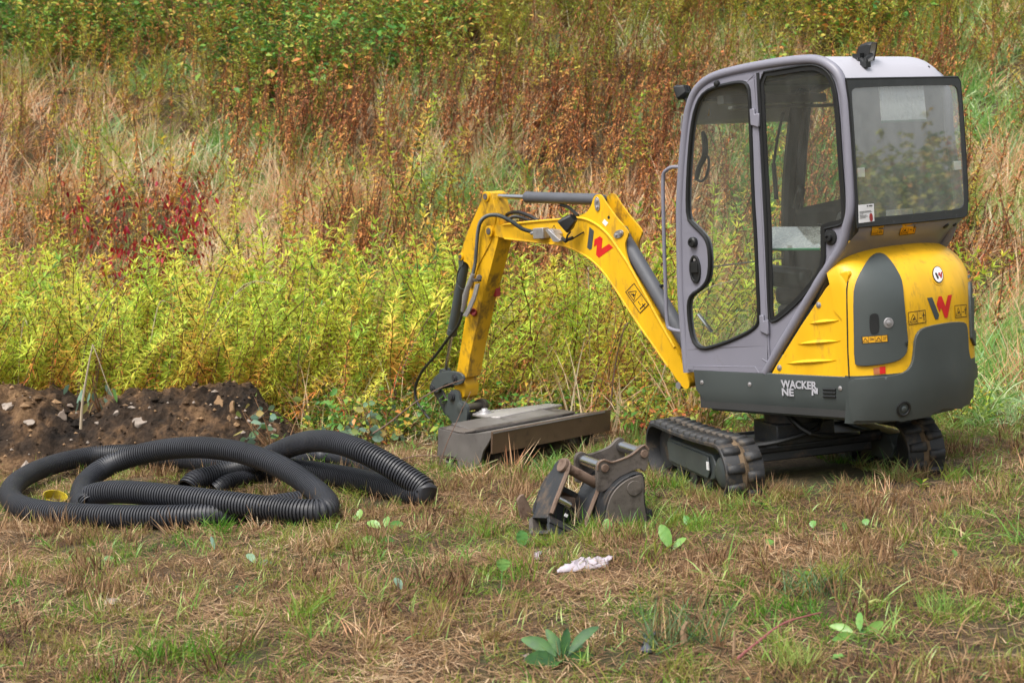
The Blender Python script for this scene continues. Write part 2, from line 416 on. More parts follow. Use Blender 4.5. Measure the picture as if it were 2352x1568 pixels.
def conform(poly, off0, off1, step=9, bvh=TB, rnd=0):   # outline in picture pixels -> slab lying on the body
    pts = [Vector((p[0], p[1])) for p in poly]
    if rnd: pts = [Vector((q.x, q.y)) for q in chaikin([Vector((p.x, p.y, 0)) for p in pts], rnd)]
    b = []
    for i, p in enumerate(pts):
        q = pts[(i + 1) % len(pts)]; m = max(1, int((q - p).length / step)); b += [p.lerp(q, k / m) for k in range(m)]
    x0, x1 = min(p.x for p in b), max(p.x for p in b); y0, y1 = min(p.y for p in b), max(p.y for p in b)
    inner = []
    x = x0 + step
    def inside(px, py):
        c = False; n = len(b)
        for i in range(n):
            a, d = b[i], b[i - 1]
            if (a.y > py) != (d.y > py) and px < (d.x - a.x) * (py - a.y) / (d.y - a.y + 1e-12) + a.x: c = not c
        return c
    while x < x1:
        y = y0 + step
        while y < y1:
            if inside(x, y) and min((Vector((x, y)) - q).length for q in b) > step * .5: inner.append(Vector((x, y)))
            y += step
        x += step
    vv = b + inner; nb = len(b)
    res = delaunay_2d_cdt(vv, [(i, (i + 1) % nb) for i in range(nb)], [list(range(nb))], 1, 1e-4)
    V2, F2 = res[0], res[2]; bo = []; to = []; ok = []
    for v in V2:
        h = hit((v.x, v.y), bvh)
        if h is None:
            ok.append(False); bo.append(Vector((0, 0, 0))); to.append(Vector((0, 0, 0)))
        else: ok.append(True); bo.append(h[0] + h[1] * off0); to.append(h[0] + h[1] * off1)
    mb = MB(); n = len(V2); fs = []
    edges = {}
    for f in F2:
        if all(ok[i] for i in f):
            d = rayl((V2[f[0]].x, V2[f[0]].y)); nn = (to[f[1]] - to[f[0]]).cross(to[f[2]] - to[f[0]])
            f = tuple(f) if nn.dot(d) < 0 else tuple(reversed(f))
            fs.append(tuple(i + n for i in f))
            for k in range(len(f)): edges[(f[k], f[(k + 1) % len(f)])] = 1
    if off1 - off0 > .002:
        for (a, c) in list(edges):
            if (c, a) not in edges: fs.append((a, c, c + n, a + n)[::1])
    mb.add(bo + to, fs); return mb
def clean(o):                            # drop loose vertices
    bm = bmesh.new(); bm.from_mesh(o.data); bmesh.ops.delete(bm, geom=[v for v in bm.verts if not v.link_faces], context='VERTS'); bm.to_mesh(o.data); bm.free(); return o

# ---- house base (dark skirt)
mb = MB(); mb.box((-.02, 0, .535), (1.12, .97, .21)); P('deck_frame', mb, DARKI)
def skirt(sy):
    prof = [(.50, .655), (.503, .54), (.485, .47), (.462, .415), (.42, .405), (.42, .655)]
    xs = [.585, .57, .30, -.1, -.577]
    mb = MB(); vs = []
    for i, x in enumerate(xs):
        for (y, z) in prof:
            dx = 0
            if i == 0: dx = -.10 * max(0, (.56 - z)) / .15 - .03
            if i == 1: dx = -.10 * max(0, (.56 - z)) / .15
            vs.append((x + dx, y * sy - (.02 * sy if i == 0 else 0), z))
    m = len(prof); fs = []
    for i in range(len(xs) - 1):
        for k in range(m): fs.append((i * m + k, i * m + (k + 1) % m, (i + 1) * m + (k + 1) % m, (i + 1) * m + k))
    fs.append(tuple(range(m))); fs.append(tuple(range((len(xs) - 1) * m, len(xs) * m))[::-1])
    mb.add(vs, fs); return mb
sk = P('side_skirt', skirt(1), DGR, bev=.006, fix=True); P('side_skirt', skirt(-1), DGR, bev=.006, fix=True)
for (x, y) in ((232, 1170), (597, 1186), (1290, 1216)):
    c = on(ZC(x, y), 'y', .502); mb = MB(); mb.lathe(c, YV, [(.013, .0), (.013, .003), (.009, .005)], 14); mb.cyl(c + YV * .0051, c + YV * .007, .004, 8, mi=0); P('bolt', mb, STL)
for y in (1222, 1248, 1276):
    a, b_ = on(ZC(1160, y), 'y', .5045), on(ZC(1256, y + 3), 'y', .5045)
    mb = MB(); mb.tube([a, b_], .0065, 8); P('vent_slot', mb, BLK)
# lettering WACKER / NE  N
def text_mesh(name, txt, h, mat, ox, oz, y, sp=1.0, parent=None, wx=1.0):
    cu = bpy.data.curves.new(name, 'FONT'); cu.body = txt; cu.size = h; cu.space_character = sp; cu.offset = h * .035; cu.extrude = .0006
    o = bpy.data.objects.new(name, cu); COL.objects.link(o); bpy.context.view_layer.update()
    me = bpy.data.meshes.new_from_object(o.evaluated_get(bpy.context.evaluated_depsgraph_get())); bpy.data.objects.remove(o); bpy.data.curves.remove(cu)
    me.name = name; me.materials.clear(); me.materials.append(mat)
    o = bpy.data.objects.new(name, me); COL.objects.link(o); o.parent = parent or EX
    # text x runs towards the tail (-X), up is Z, faces +Y
    o.matrix_local = Matrix(((-wx, 0, 0, ox), (0, 0, 1, y), (0, 1, 0, oz), (0, 0, 0, 1)))
    return o
def word(txt, x0, x1, ytop, ybot):
    a = on(ZC(x0, ybot), 'y', .506); b_ = on(ZC(x1, ybot), 'y', .506); t_ = on(ZC(x0, ytop), 'y', .506)
    h = (t_.z - a.z); size = h / .70; o = text_mesh('lettering', txt, size, SILV, a.x, a.z, .5065, 1.0, None)
    w = max(v.co.x for v in o.data.vertices) - min(v.co.x for v in o.data.vertices); k = (a.x - b_.x) / w
    o.matrix_local = Matrix(((-k, 0, 0, a.x + k * min(v.co.x for v in o.data.vertices)), (0, 0, 1, .5068), (0, 1, 0, a.z), (0, 0, 0, 1)))
    # keep the baseline along the skirt
    return o
word('WACKER', 838, 1112, 1152, 1208); word('NE', 846, 935, 1215, 1268); 
mb = MB()
for quad in ([(1072, 1222), (1084, 1222), (1084, 1270), (1072, 1270)], [(1072, 1218), (1090, 1218), (1112, 1250), (1098, 1256)], [(1104, 1214), (1118, 1214), (1118, 1258), (1104, 1258)]):
    mb.ext(L(ZC, quad, 'y', .5062), (0, .0012, 0))
P('lettering', mb, SILV)

# ---- tail: counterweight, hood
vs, fs = tail_strip([z for z in zs_all if z <= .662], fwd=.02); mb = MB(); mb.add(vs, fs)
m0 = len(vs) // len([z for z in zs_all if z <= .662]); mb.add([vs[i] for i in range(m0)], [tuple(range(m0))])
cw = P('counterweight', mb, DGR, fix=True, ang=50)
vs, fs = tail_strip([z for z in zs_all if z >= .659], fwd=.02); mb = MB(); mb.add(vs, fs)
hood = P('engine_hood', mb, YEL, fix=True, ang=60)
k = conform(Z(ZD, [(283, 1098), (450, 1090), (600, 1076), (690, 1048), (735, 990), (748, 900), (755, 800), (790, 738), (850, 712), (1000, 684), (1100, 678), (1132, 700), (1140, 800), (1143, 900), (1160, 960), (1190, 985), (1229, 990), (1229, 1120), (1215, 1240), (1180, 1308), (1000, 1345), (700, 1400), (480, 1432), (318, 1440), (296, 1330), (284, 1200)]), -.01, .016, 9, rnd=1)
o = P('tail_panel', k, DGR, cw, bev=.006, fix=True, ang=40); clean(o)
k = conform(Z(ZD, [(322, 985), (318, 700), (314, 520), (318, 430), (345, 350), (395, 260), (440, 205), (488, 183), (540, 196), (590, 250), (640, 330), (664, 390), (680, 560), (700, 760), (706, 860), (690, 920), (640, 965), (540, 990), (420, 1004), (350, 1004)]), -.01, .014, 8, rnd=1)
vent = P('engine_door', k, DGR, hood, bev=.006, fix=True, ang=40); clean(vent)
k = conform(Z(ZD, [(426, 640), (440, 620), (475, 615), (494, 635), (497, 745), (480, 768), (450, 772), (430, 755)]), .010, .0165, 6, rnd=1); clean(P('door_slot', k, BLK, hood))
c, nn = hit(ZD(563, 687), off=.014); mb = MB(); mb.lathe(c, nn, [(.028, 0), (.026, .003), (.013, .004), (.012, .009), (.004, .011)], 22); P('door_lock', mb, [STL], hood)
k = conform(Z(ZD, [(1108, 205), (1130, 215), (1170, 262), (1196, 310), (1212, 350), (1216, 560), (1216, 872), (1196, 860), (1168, 800), (1160, 620), (1156, 400), (1150, 310), (1130, 250)]), -.004, .014, 4); clean(P('corner_panel', k, DGR, hood, bev=.005, fix=True, ang=45))
# seam between side panel and hood, exhaust, reflector
mb = MB(); sm = [hit(p) for p in Z(ZD, [(282, 1090), (272, 900), (266, 600), (264, 440), (272, 380)])]
mb.tube([h[0] for h in sm if h], .0045, 6); P('hood_seam', mb, BLK, hood)
c, nn = hit(ZD(668, 1312), off=.0); mb = MB(); mb.lathe(c - nn * .03, nn, [(.043, .02), (.043, .052), (.034, .054), (.030, .05), (.028, .03)], 24); P('tow_eye', mb, BLK, cw)
mb = MB(); mb.lathe(c + nn * .012, nn, [(.016, 0), (.016, .012), (.012, .014)], 16); P('plug', mb, DGR2, cw)
clean(P('reflector', conform(Z(ZD, [(458, 1020), (503, 1012), (505, 1064), (462, 1066)]), .001, .004, 8), paint('faded_reflector', (.45, .16, .07), .35, None, .2), hood))
clean(P('reflector', conform(Z(ZD, [(503, 1012), (546, 1006), (547, 1060), (505, 1064)]), .001, .004, 8), REDP, hood))
# badge and logo on the hood
def flat(poly, mat, name, parent, z0=.0015, z1=.0022, step=7): o = P(name, conform(poly, z0, z1, step), mat, parent); return clean(o)
cxb, cyb = 707, 465; ell = lambda a, b_, s=1: [ZW(cxb + a * math.cos(t) + .12 * b_ * math.sin(t), cyb + b_ * math.sin(t)) for t in np.linspace(0, 2 * math.pi, 28, endpoint=False)]
flat(ell(104, 160), YEL, 'badge_recess', hood, -.002, .003); flat(ell(84, 132), BLKP, 'badge_rim', hood, .002, .0062); flat(ell(72, 120), WHT, 'badge', hood, .003, .0072)
flat(Z(ZW, [(650, 445), (682, 440), (716, 515), (712, 535), (692, 537)]), BLKP, 'badge_mark', hood, .0066, .0079, 4); flat(Z(ZW, [(706, 440), (730, 432), (744, 470), (748, 428), (770, 425), (762, 520), (745, 526), (728, 480), (718, 495), (704, 470)]), REDR, 'badge_mark', hood, .0066, .0079, 4)
flat(Z(ZW, [(540, 832), (622, 822), (732, 1105), (718, 1168), (672, 1175)]), DGR2, 'logo', hood); flat(Z(ZW, [(724, 808), (774, 803), (832, 962), (872, 790), (938, 777), (866, 1146), (824, 1150), (765, 985), (738, 1058), (692, 930)]), REDP, 'logo', hood)
def sticker(q, kind, parent, surf, mat_bg=None, name='warning_sticker', ink=BLKP):
    """q: picture corners tl,tr,br,bl; surf: (polygon, lift0, lift1) -> MB"""
    def B(u, v):
        a = (q[0][0] * (1 - u) + q[1][0] * u, q[0][1] * (1 - u) + q[1][1] * u); b_ = (q[3][0] * (1 - u) + q[2][0] * u, q[3][1] * (1 - u) + q[2][1] * u)
        return (a[0] * (1 - v) + b_[0] * v, a[1] * (1 - v) + b_[1] * v)
    s = P(name, surf([B(0, 0), B(1, 0), B(1, 1), B(0, 1)], .0012, .0022), mat_bg or YEL, parent); clean(s)
    def line(a, b_, w=.03, asp=1.0):
        d = Vector((b_[0] - a[0], b_[1] - a[1])); nrm = Vector((-d.y, d.x)).normalized() * w / 2; nrm.x *= asp
        return [B(a[0] + nrm.x, a[1] + nrm.y), B(b_[0] + nrm.x, b_[1] + nrm.y), B(b_[0] - nrm.x, b_[1] - nrm.y), B(a[0] - nrm.x, a[1] - nrm.y)]
    mb = MB(); polys = []
    e = .012
    if kind != 'tri': polys += [line((0, e), (1, e), .05), line((0, 1 - e), (1, 1 - e), .05), line((e, 0), (e, 1), .03), line((1 - e, 0), (1 - e, 1), .03)]
    def tri(u0, u1, v0, v1, w=.05): m_ = (u0 + u1) / 2; return [line((u0, v1), (m_, v0), w * .6), line((m_, v0), (u1, v1), w * .6), line((u0, v1), (u1, v1), w)]
    if kind == 'pair': polys += [line((.52, 0), (.52, 1), .02)] + tri(.08, .48, .2, .84) + [line((.22, .72), (.34, .55), .06), line((.3, .5), (.36, .7), .05), line((.25, .6), (.36, .48), .04), line((.88, .25), (.88, .8), .05), line((.80, .4), (.96, .4), .07), line((.86, .2), (.90, .2), .08), line((.62, .58), (.78, .58), .06)]
    if kind == 'four': polys += [line((k_, 0), (k_, 1), .015) for k_ in (.25, .5, .75)] + tri(.04, .22, .25, .8) + tri(.54, .72, .25, .8) + [line((.30, .3), (.45, .45), .08), line((.30, .6), (.45, .6), .08), line((.8, .35), (.95, .35), .08), line((.8, .65), (.92, .6), .08)]
    if kind == 'two': polys += [line((.5, 0), (.5, 1), .02)] + tri(.1, .45, .25, .8) + [line((.58, .3), (.9, .3), .12), line((.6, .7), (.9, .7), .1), line((.65, .5), (.85, .5), .06)]
    if kind == 'tri': polys += tri(.02, .98, .04, .96, .06) + [line((.5, .3), (.5, .65), .06)]
    if kind == 'note': polys = [line((.55, .1), (.62, .1), .08), line((.68, .1), (.9, .1), .06), line((.06, .38), (.8, .38), .02), line((.06, .44), (.85, .44), .02), line((.06, .52), (.3, .52), .02), line((.06, .6), (.5, .6), .02), line((.06, .67), (.6, .67), .02), line((.06, .74), (.45, .74), .02)]
    for pl in polys:
        k_ = surf(pl, .0018, .0032); mb.add(k_.v, k_.f)
    clean(P('print', mb, ink, s)); return s
def surf_tail(poly, a, b_): return conform(poly, a, b_, 10)
sticker(Z(ZW, [(236, 1060), (512, 1022), (524, 1220), (250, 1258)]), 'pair', hood, surf_tail); sticker(Z(ZW, [(978, 952), (1166, 936), (1174, 1128), (988, 1148)]), 'pair', hood, surf_tail)
sticker(Z(ZD, [(374, 788), (556, 774), (558, 824), (378, 836)]), 'four', hood, lambda p, a, b_: conform(p, a + .0135, b_ + .0135, 10), STKY)

# ---- yellow side panel with three pressed ribs
sp = [on(ZC(*p), 'y', .497) for p in ((760, 1108), (1000, 1122), (1345, 1140), (1340, 900), (1334, 600), (1336, 460), (1343, 395), (1356, 345), (1345, 318), (1290, 330), (1180, 446), (1108, 556), (986, 738), (866, 930), (786, 1060))]
mb = MB(); mb.ext(sp, (0, -.03, 0)); spn = P('side_panel', mb, YEL, bev=.006, smooth=False)
mb = MB(); up = [on(ZC(*p), 'y', .49) for p in ((1385, 240), (1440, 190), (1520, 175))]
for (xa, xb, y) in ((1065, 1290, 715), (975, 1300, 872), (890, 1270, 1020)):
    a, b_ = on(ZC(xa, y + 8), 'y', .488), on(ZC(xb, y - 16), 'y', .488); m = 12
    vs = []; fs = []
    for i in range(m + 1):
        u = i / m; c = a.lerp(b_, u); w = math.sin(math.pi * min(1, max(0, u)) ** .8) * .5 + .5 * (math.sin(math.pi * u)) ** .5 if 0 < u < 1 else 0
        vs += [c + ZV * .018 * w + YV * .009, c + YV * (.009 + .013 * w) + ZV * .004, c - ZV * .012 * w + YV * .009]
    for i in range(m): fs += [(3 * i, 3 * i + 3, 3 * i + 4, 3 * i + 1), (3 * i + 1, 3 * i + 4, 3 * i + 5, 3 * i + 2)]
    r = MB(); r.add(vs, fs); P('pressed_rib', r, YEL, spn)
for (x, y) in ((1124, 578), (824, 1058)):
    c = on(ZC(x, y), 'y', .497); mb = MB(); mb.lathe(c, YV, [(.017, 0), (.017, .002), (.010, .004), (.009, .009), (.003, .010)], 16); P('bolt', mb, STL, spn)
# filler of yellow between side panel and dome
# ---- CAB
tubeP = [on(ZC(122, 1092), 'y', .48), on(ZC(98, 800), 'y', .48), on(ZC(75, 480), 'y', .48)] + [on(ZA(*p), 'y', .48) for p in ((68, 1400), (72, 1150), (92, 850), (122, 570), (150, 440), (190, 345), (255, 270), (350, 215), (500, 173), (660, 140), (850, 108), (1050, 86), (1170, 90), (1255, 128), (1325, 195), (1366, 300), (1388, 430), (1402, 650), (1416, 900), (1426, 1150), (1424, 1300), (1395, 1420))] + [on(ZC(*p), 'y', .48) for p in ((1290, 150), (1180, 318), (1050, 528), (930, 738), (820, 920), (722, 1095))]
tubeP = smoothc(tubeP, 3)
def tumble(pts, y): return [Vector((p.x, y, p.z)) for p in pts]
cabf = MB(); cabf.tube(tubeP, .0265, 12, caps=True)
cen = Vector((-.05, 0, 1.6)); cabf.tube([Vector((p.x, -.47, p.z)) + (cen - Vector((p.x, 0, p.z))).normalized() * .06 * min(1, max(0, (p.z - 1.5) / .5)) for p in tubeP], .0265, 12)
zb = .655
cabf.box((.31, .478, .668), (.60, .045, .03)); cabf.box((.31, -.478, .668), (.60, .045, .03))
fx = tubeP[0].x
cabf.box((fx, 0, .668), (.045, .95, .03)); 
cab = P('cab_frame', cabf, LIL, bev=0)
# side panel of the cab (left) with door hole and rear-quarter window hole
win2 = [on(ZA(*p), 'y', .49) for p in ((702, 192), (860, 165), (1100, 124), (1190, 140), (1262, 195), (1310, 300), (1338, 520), (1355, 800), (1376, 1100), (1388, 1240), (1390, 1340), (1372, 1398), (1222, 1432))] + [on(ZC(*p), 'y', .49) for p in ((1172, 0), (1178, 270), (1110, 395), (990, 540), (860, 660), (780, 712), (752, 690), (742, 400), (735, 0))] + [on(ZA(*p), 'y', .49) for p in ((735, 900), (715, 500))]
def cab_side(sy, holes, name, mat, thick=.022):
    outl = inset(tumble(tubeP, .49 * sy), .002, YV)
    mb = MB(); mb.ext(outl, (0, -thick * sy, 0), holes=holes); return P(name, mb, mat, cab, bev=0, smooth=False)
doorO = [on(ZC(*p), 'y', .49) for p in ((128, 1092), (118, 900), (105, 500))] + [on(ZA(*p), 'y', .49) for p in ((98, 1400), (108, 1000), (148, 600), (185, 430), (232, 335), (300, 282), (450, 236), (660, 190), (690, 620))] + [on(ZC(*p), 'y', .49) for p in ((700, 0), (745, 1010), (684, 1100))]
cab_side(1, [inset(doorO, .02, YV), inset(win2, .012, YV)], 'side_wall', LIL)
def seal(pts, name, parent, r=.012, y=None, mat=SEAL, sq=1.0):
    mb = MB(); mb.tube(pts, r, 8, closed=True); return P(name, mb, mat, parent)
def pane(pts, name, parent, mat=GLS, th=.005, nrm=YV):
    mb = MB(); mb.ext(pts, Vector(nrm) * -th); return P(name, mb, mat, parent, smooth=False)
qw = [Vector(p) for p in win2]
band_in = inset(chaikin(qw, 1), .028, YV)
mb = MB(); mb.ext([p for p in chaikin(qw, 1)], (0, .004, 0), holes=[band_in]); qf = P('quarter_window', mb, BLK, cab, smooth=False)
seal(shift(chaikin(qw, 1), (0, .004, 0)), 'window_seal', qf, .007)
pane(shift(inset(chaikin(qw, 1), .02, YV), (0, -.002, 0)), 'pane', qf)
# door
door = MB()
winD = [on(ZA(*p), 'y', .502) for p in ((128, 1350), (124, 1150), (138, 850), (160, 620), (188, 480), (232, 378), (305, 318), (440, 282), (550, 265), (598, 280), (620, 340), (632, 700), (650, 1200))] + [on(ZC(*p), 'y', .502) for p in ((640, 0), (655, 350), (668, 640), (664, 720), (610, 775), (480, 840), (330, 895), (240, 915), (180, 880), (148, 800), (130, 660), (128, 560), (150, 500), (215, 462), (268, 405), (290, 320), (290, 180), (270, 80), (225, 20))] + [on(ZA(*p), 'y', .502) for p in ((180, 1410),)]
dO = [Vector((p.x, .498, p.z)) for p in doorO]
door.ext(chaikin(dO, 1, .12), (0, -.03, 0), holes=[inset(chaikin(winD, 1), .004, YV)])
dr = P('cab_door', door, LIL, cab, bev=0, smooth=False); dr['label'] = 'grey cab door with one tall window'
seal(shift(chaikin(winD, 1), (0, -.002, 0)), 'window_seal', dr, .0125)
pane(shift(inset(chaikin(winD, 1), .004, YV), (0, -.012, 0)), 'pane', dr)
mb = MB()      # raised folds and hinge flange on the door
mb.tube([on(ZC(*p), 'y', .499) for p in ((150, 1088), (170, 1045), (640, 1052), (668, 1095))], .003, 6)
mb.tube([on(ZC(*p), 'y', .499) for p in ((692, 990), (730, 1015))], .003, 6)
mb.tube([on(ZA(*p), 'y', .499) for p in ((600, 262), (655, 205))], .0025, 6)
mb.tube([on(ZA(*p), 'y', .495) for p in ((668, 192), (690, 640))] + [on(ZC(*p), 'y', .495) for p in ((703, 0), (748, 1010))], .006, 8)
P('door_fold', mb, LIL, dr)
mb = MB(); mb.tube([on(ZA(*p), 'y', .488) for p in ((690, 190), (720, 700))] + [on(ZC(*p), 'y', .488) for p in ((722, 0), (745, 690))], .011, 8); P('door_gap_rubber', mb, BLK, cab)
for f, q in ((ZA, ((632, 478), (668, 475), (672, 520), (706, 512), (708, 618), (692, 622), (640, 606))), (ZC, ((680, 655), (712, 655), (714, 700), (745, 690), (752, 800), (735, 802), (686, 778)))):
    mb = MB(); mb.ext([on(f(*p), 'y', .499) for p in q], (0, .014, 0)); P('hinge', mb, LIL, dr, bev=.004)
c = on(ZC(172, 98), 'y', .5); mb = MB(); mb.lathe(c, YV, [(.030, -.004), (.030, .022), (.024, .030), (.013, .031), (.012, .024)], 22); P('door_knob', mb, BLK, dr)
hc = on(ZC(186, 305), 'y', .498); mb = MB()
prof = [(.043 * math.cos(t), .082 * math.sin(t)) for t in np.linspace(0, 2 * math.pi, 30, endpoint=False)]
mb.ext([hc + XV * (-a) + ZV * b_ for a, b_ in prof], (0, .014, 0), holes=[[hc + XV * (-a * .74) + ZV * b_ * .80 for a, b_ in prof]]); hd = P('door_handle', mb, BLK, dr, bev=.003)
mb = MB(); mb.ext([hc + XV * (-a * .76) + ZV * b_ * .82 for a, b_ in prof], (0, .004, 0)); mb.box(hc + ZV * .012 + YV * .010, (.052, .012, .062)); P('door_handle', mb, BLK, dr, bev=.003)
mb = MB(); mb.lathe(hc + ZV * .056 + YV * .005, YV, [(.009, 0), (.009, .005)], 12); P('key_lock', mb, STL, dr)
c = on(ZA(366, 277), 'y', .5); mb = MB(); mb.lathe(c, YV, [(.018, -.003), (.016, .016), (.008, .02)], 14); P('rubber_stop', mb, BLK, dr)
c = on(ZA(1268, 1500), 'y', .49); mb = MB(); mb.lathe(c, YV, [(.043, -.004), (.040, .010), (.022, .012), (.02, .030), (.010, .031), (.009, .024)], 24); P('fuel_cap', mb, BLK, cab)
# roof
rp = [on(ZA(*p), 'y', .45) for p in ((112, 600), (145, 440), (185, 335), (255, 252), (350, 200), (500, 158), (660, 128), (850, 97), (1050, 72), (1150, 62))] + [on(ZB(*p), 'y', .45) for p in ((190, 178), (240, 197), (300, 243), (345, 300), (372, 345))]
rp = smoothc(rp, 3); cc = Vector((-.05, 0, 1.75))
stn = [.49, .485, .475, .46, .43, .38, .2, 0, -.2, -.32, -.37, -.41, -.44, -.465, -.485, -.495, -.5]
mb = MB(); vs = []
nr = []
for i in range(len(rp)):
    t = (rp[min(i + 1, len(rp) - 1)] - rp[max(i - 1, 0)]).normalized(); nr.append(Vector((t.z, 0, -t.x)))
if nr[len(nr) // 2].z > 0: nr = [-a for a in nr]
for y in stn:
    if y > 0: q = max(0, (y - .40) / .09); dsh = .030 * (1 - math.sqrt(max(0, 1 - q * q)))
    else: q = max(0, (-y - .30) / .20); dsh = .085 * (1 - math.sqrt(max(0, 1 - q * q)))
    for p, a in zip(rp, nr): vs.append(Vector((p.x, y, p.z)) + a * dsh)
n = len(rp); fs = [(j * n + i, j * n + i + 1, (j + 1) * n + i + 1, (j + 1) * n + i) for j in range(len(stn) - 1) for i in range(n - 1)]
mb.add(vs, fs); roof = P('roof', mb, ROOF, cab, fix=True, ang=60)
mod = roof.modifiers.new('thickness', 'SOLIDIFY'); mod.thickness = .018; mod.offset = -1
RBV = BVHTree.FromPolygons(vs, fs)
for (x, y, r) in ((1080, 250, .012), (988, 252, .007), (1022, 250, .005)):
    h = hit(ZB(x, y), RBV)
    if h: mb = MB(); mb.lathe(h[0] - h[1] * .002, h[1], [(r, 0), (r, .005), (r * .6, .006)], 12); P('roof_plug', mb, BLK, roof)
# rear window: plane through the left edge, slightly tilted like the photographed one
rt = on(ZB(372, 345), 'y', .5); rb = on(ZB(455, 1425), 'y', .5)
xr = lambda z: rt.x + (rb.x - rt.x) * (z - rt.z) / (rb.z - rt.z)
RN = Vector((1, 0, -(rb.x - rt.x) / (rb.z - rt.z))).normalized(); RN = -RN if RN.x > 0 else RN
def onrear(p, off=0.0):
    P0 = rt + RN * off; d = rayl(p); t = (P0 - CAML).dot(RN) / d.dot(RN); return CAML + d * t
ro = [onrear(ZB(*p)) for p in ((374, 342), (700, 336), (1196, 328), (1215, 360), (1236, 600), (1256, 900), (1272, 1200), (1262, 1340), (1240, 1356), (900, 1392), (600, 1418), (460, 1432), (450, 1200), (420, 800), (396, 500))]
ri = [onrear(ZB(*p)) for p in ((412, 450), (420, 418), (450, 405), (800, 392), (1150, 385), (1188, 400), (1200, 450), (1218, 700), (1240, 1100), (1245, 1250), (1225, 1288), (1190, 1300), (900, 1330), (640, 1355), (470, 1370), (460, 1200), (432, 700))]
mb = MB(); mb.ext(ro, RN * .006, holes=[chaikin(ri, 1)]); rw = P('rear_window', mb, paint('window_border', (.035, .038, .04), .35, (.2, .2, .2), .25, 40, .05), cab, smooth=False)
pane([p + RN * .001 for p in inset(ro, .004, RN)], 'pane', rw, GLR, .006, RN)
seal([p + RN * .002 for p in ro], 'window_seal', rw, .006)
# right edge pillar and rear lower panel
zr = .0
lowp = [on(ZC(*p), 'y', .48) for p in ((1345, 0), (1290, 150), (1180, 318), (1050, 528))]
mb = MB(); A0 = [Vector((xr(1.47), .475, 1.47)), Vector((xr(1.42) + .01, .475, 1.42)), Vector((-.60, .475, 1.36)), Vector((-.52, .475, 1.26)), Vector((-.42, .475, 1.14)), Vector((-.33, .475, 1.0))]
vs = []; ys = list(np.linspace(.475, -.49, 12))
for y in ys:
    for p in A0:
        tw = max(0, (-y - .30) / .19) ** 2
        vs.append(Vector((p.x + .03 * tw, y + (1.47 - p.z) * .28 * max(0, (-y) / .49) ** 3, p.z)))
n = len(A0); fs = [(j * n + i, j * n + i + 1, (j + 1) * n + i + 1, (j + 1) * n + i) for j in range(len(ys) - 1) for i in range(n - 1)]
mb.add(vs, fs); lp = P('rear_panel', mb, LIL, cab, fix=True, ang=60)
LB = BVHTree.FromPolygons(vs, fs)
for (q, kd) in (([(566, 1422), (658, 1418), (650, 1484), (560, 1490)], 'two'), ([(788, 1404), (900, 1396), (882, 1476), (766, 1490)], 'pair')):
    sticker(Z(ZB, q), kd, lp, lambda p, a, b_: conform(p, a, b_, 10, LB), STKY)
for (x, y, r) in ((1112, 1420, .018), (1176, 1410, .012)):
    h = hit(ZB(x, y), LB)
    if h: mb = MB(); mb.lathe(h[0], h[1], [(r, 0), (r, .008), (r * .5, .01)], 14); P('rubber_plug', mb, BLK, lp)
# paper stuck inside the rear window
sticker(Z(ZB, [(468, 1268), (582, 1258), (586, 1388), (472, 1402)]), 'note', rw, lambda p, a, b_: (lambda m: (m.ext([onrear(x, .007 + a) for x in p], RN * (b_ - a)), m)[1])(MB()), WHT, 'paper_notice')
mb = MB(); cp = onrear(ZB(563, 1358), .0105); u1 = YV; u2 = RN.cross(YV); mb.ext([cp + u1 * .014 * math.cos(t) + u2 * .022 * math.sin(t) for t in np.linspace(0, 6.28, 18, endpoint=False)], RN * .001); P('red_stamp', mb, REDR, rw)
for (x, y, w) in ((485, 1030, .03), (1195, 978, .035)):
    c = onrear(ZB(x, y), -.01); mb = MB(); mb.box(c, (.012, w * 2, .05)); P('window_clip', mb, WHT, rw, bev=.003)
# right wall of the cab with its two windows
def rw_(f, pts): return [on(f(*p), 'y', -.49) for p in pts]
wR1 = [on(ZA(*p), 'y', -.49) for p in ((1112, 470), (1150, 370), (1215, 305), (1290, 290), (1340, 320), (1360, 1195), (1050, 1262), (1075, 900), (1095, 640))]
RS = lambda p: Vector((p.x, p.y, p.z)) + (cen - Vector((p.x, 0, p.z))).normalized() * .06 * min(1, max(0, (p.z - 1.5) / .5))
tr = [RS(p) for p in inset(tumble(tubeP, -.485), .002, YV)]
# drop duplicate points made by the clamp
def dedup(pts, e=.012):
    o = []
    for p in pts:
        if not o or (p - o[-1]).length > e: o.append(p)
    if (o[0] - o[-1]).length < e: o.pop()
    return o
xrm = min(p.x for p in tr) + .04
wR1 = dedup([Vector((max(p.x, xrm), p.y, p.z)) for p in wR1])
mb = MB(); mb.ext(tr, (0, .02, 0), holes=[wR1]); rwall = P('side_wall', mb, DARKI, cab, smooth=False)
mb = MB(); mb.ext(shift(tr, (0, -.004, 0)), (0, .004, 0), holes=[wR1]); P('outer_skin', mb, LIL, rwall, smooth=False)
for w_ in (wR1,): pane(inset(w_, -.008, YV), 'side_window', cab, GLS, .004)
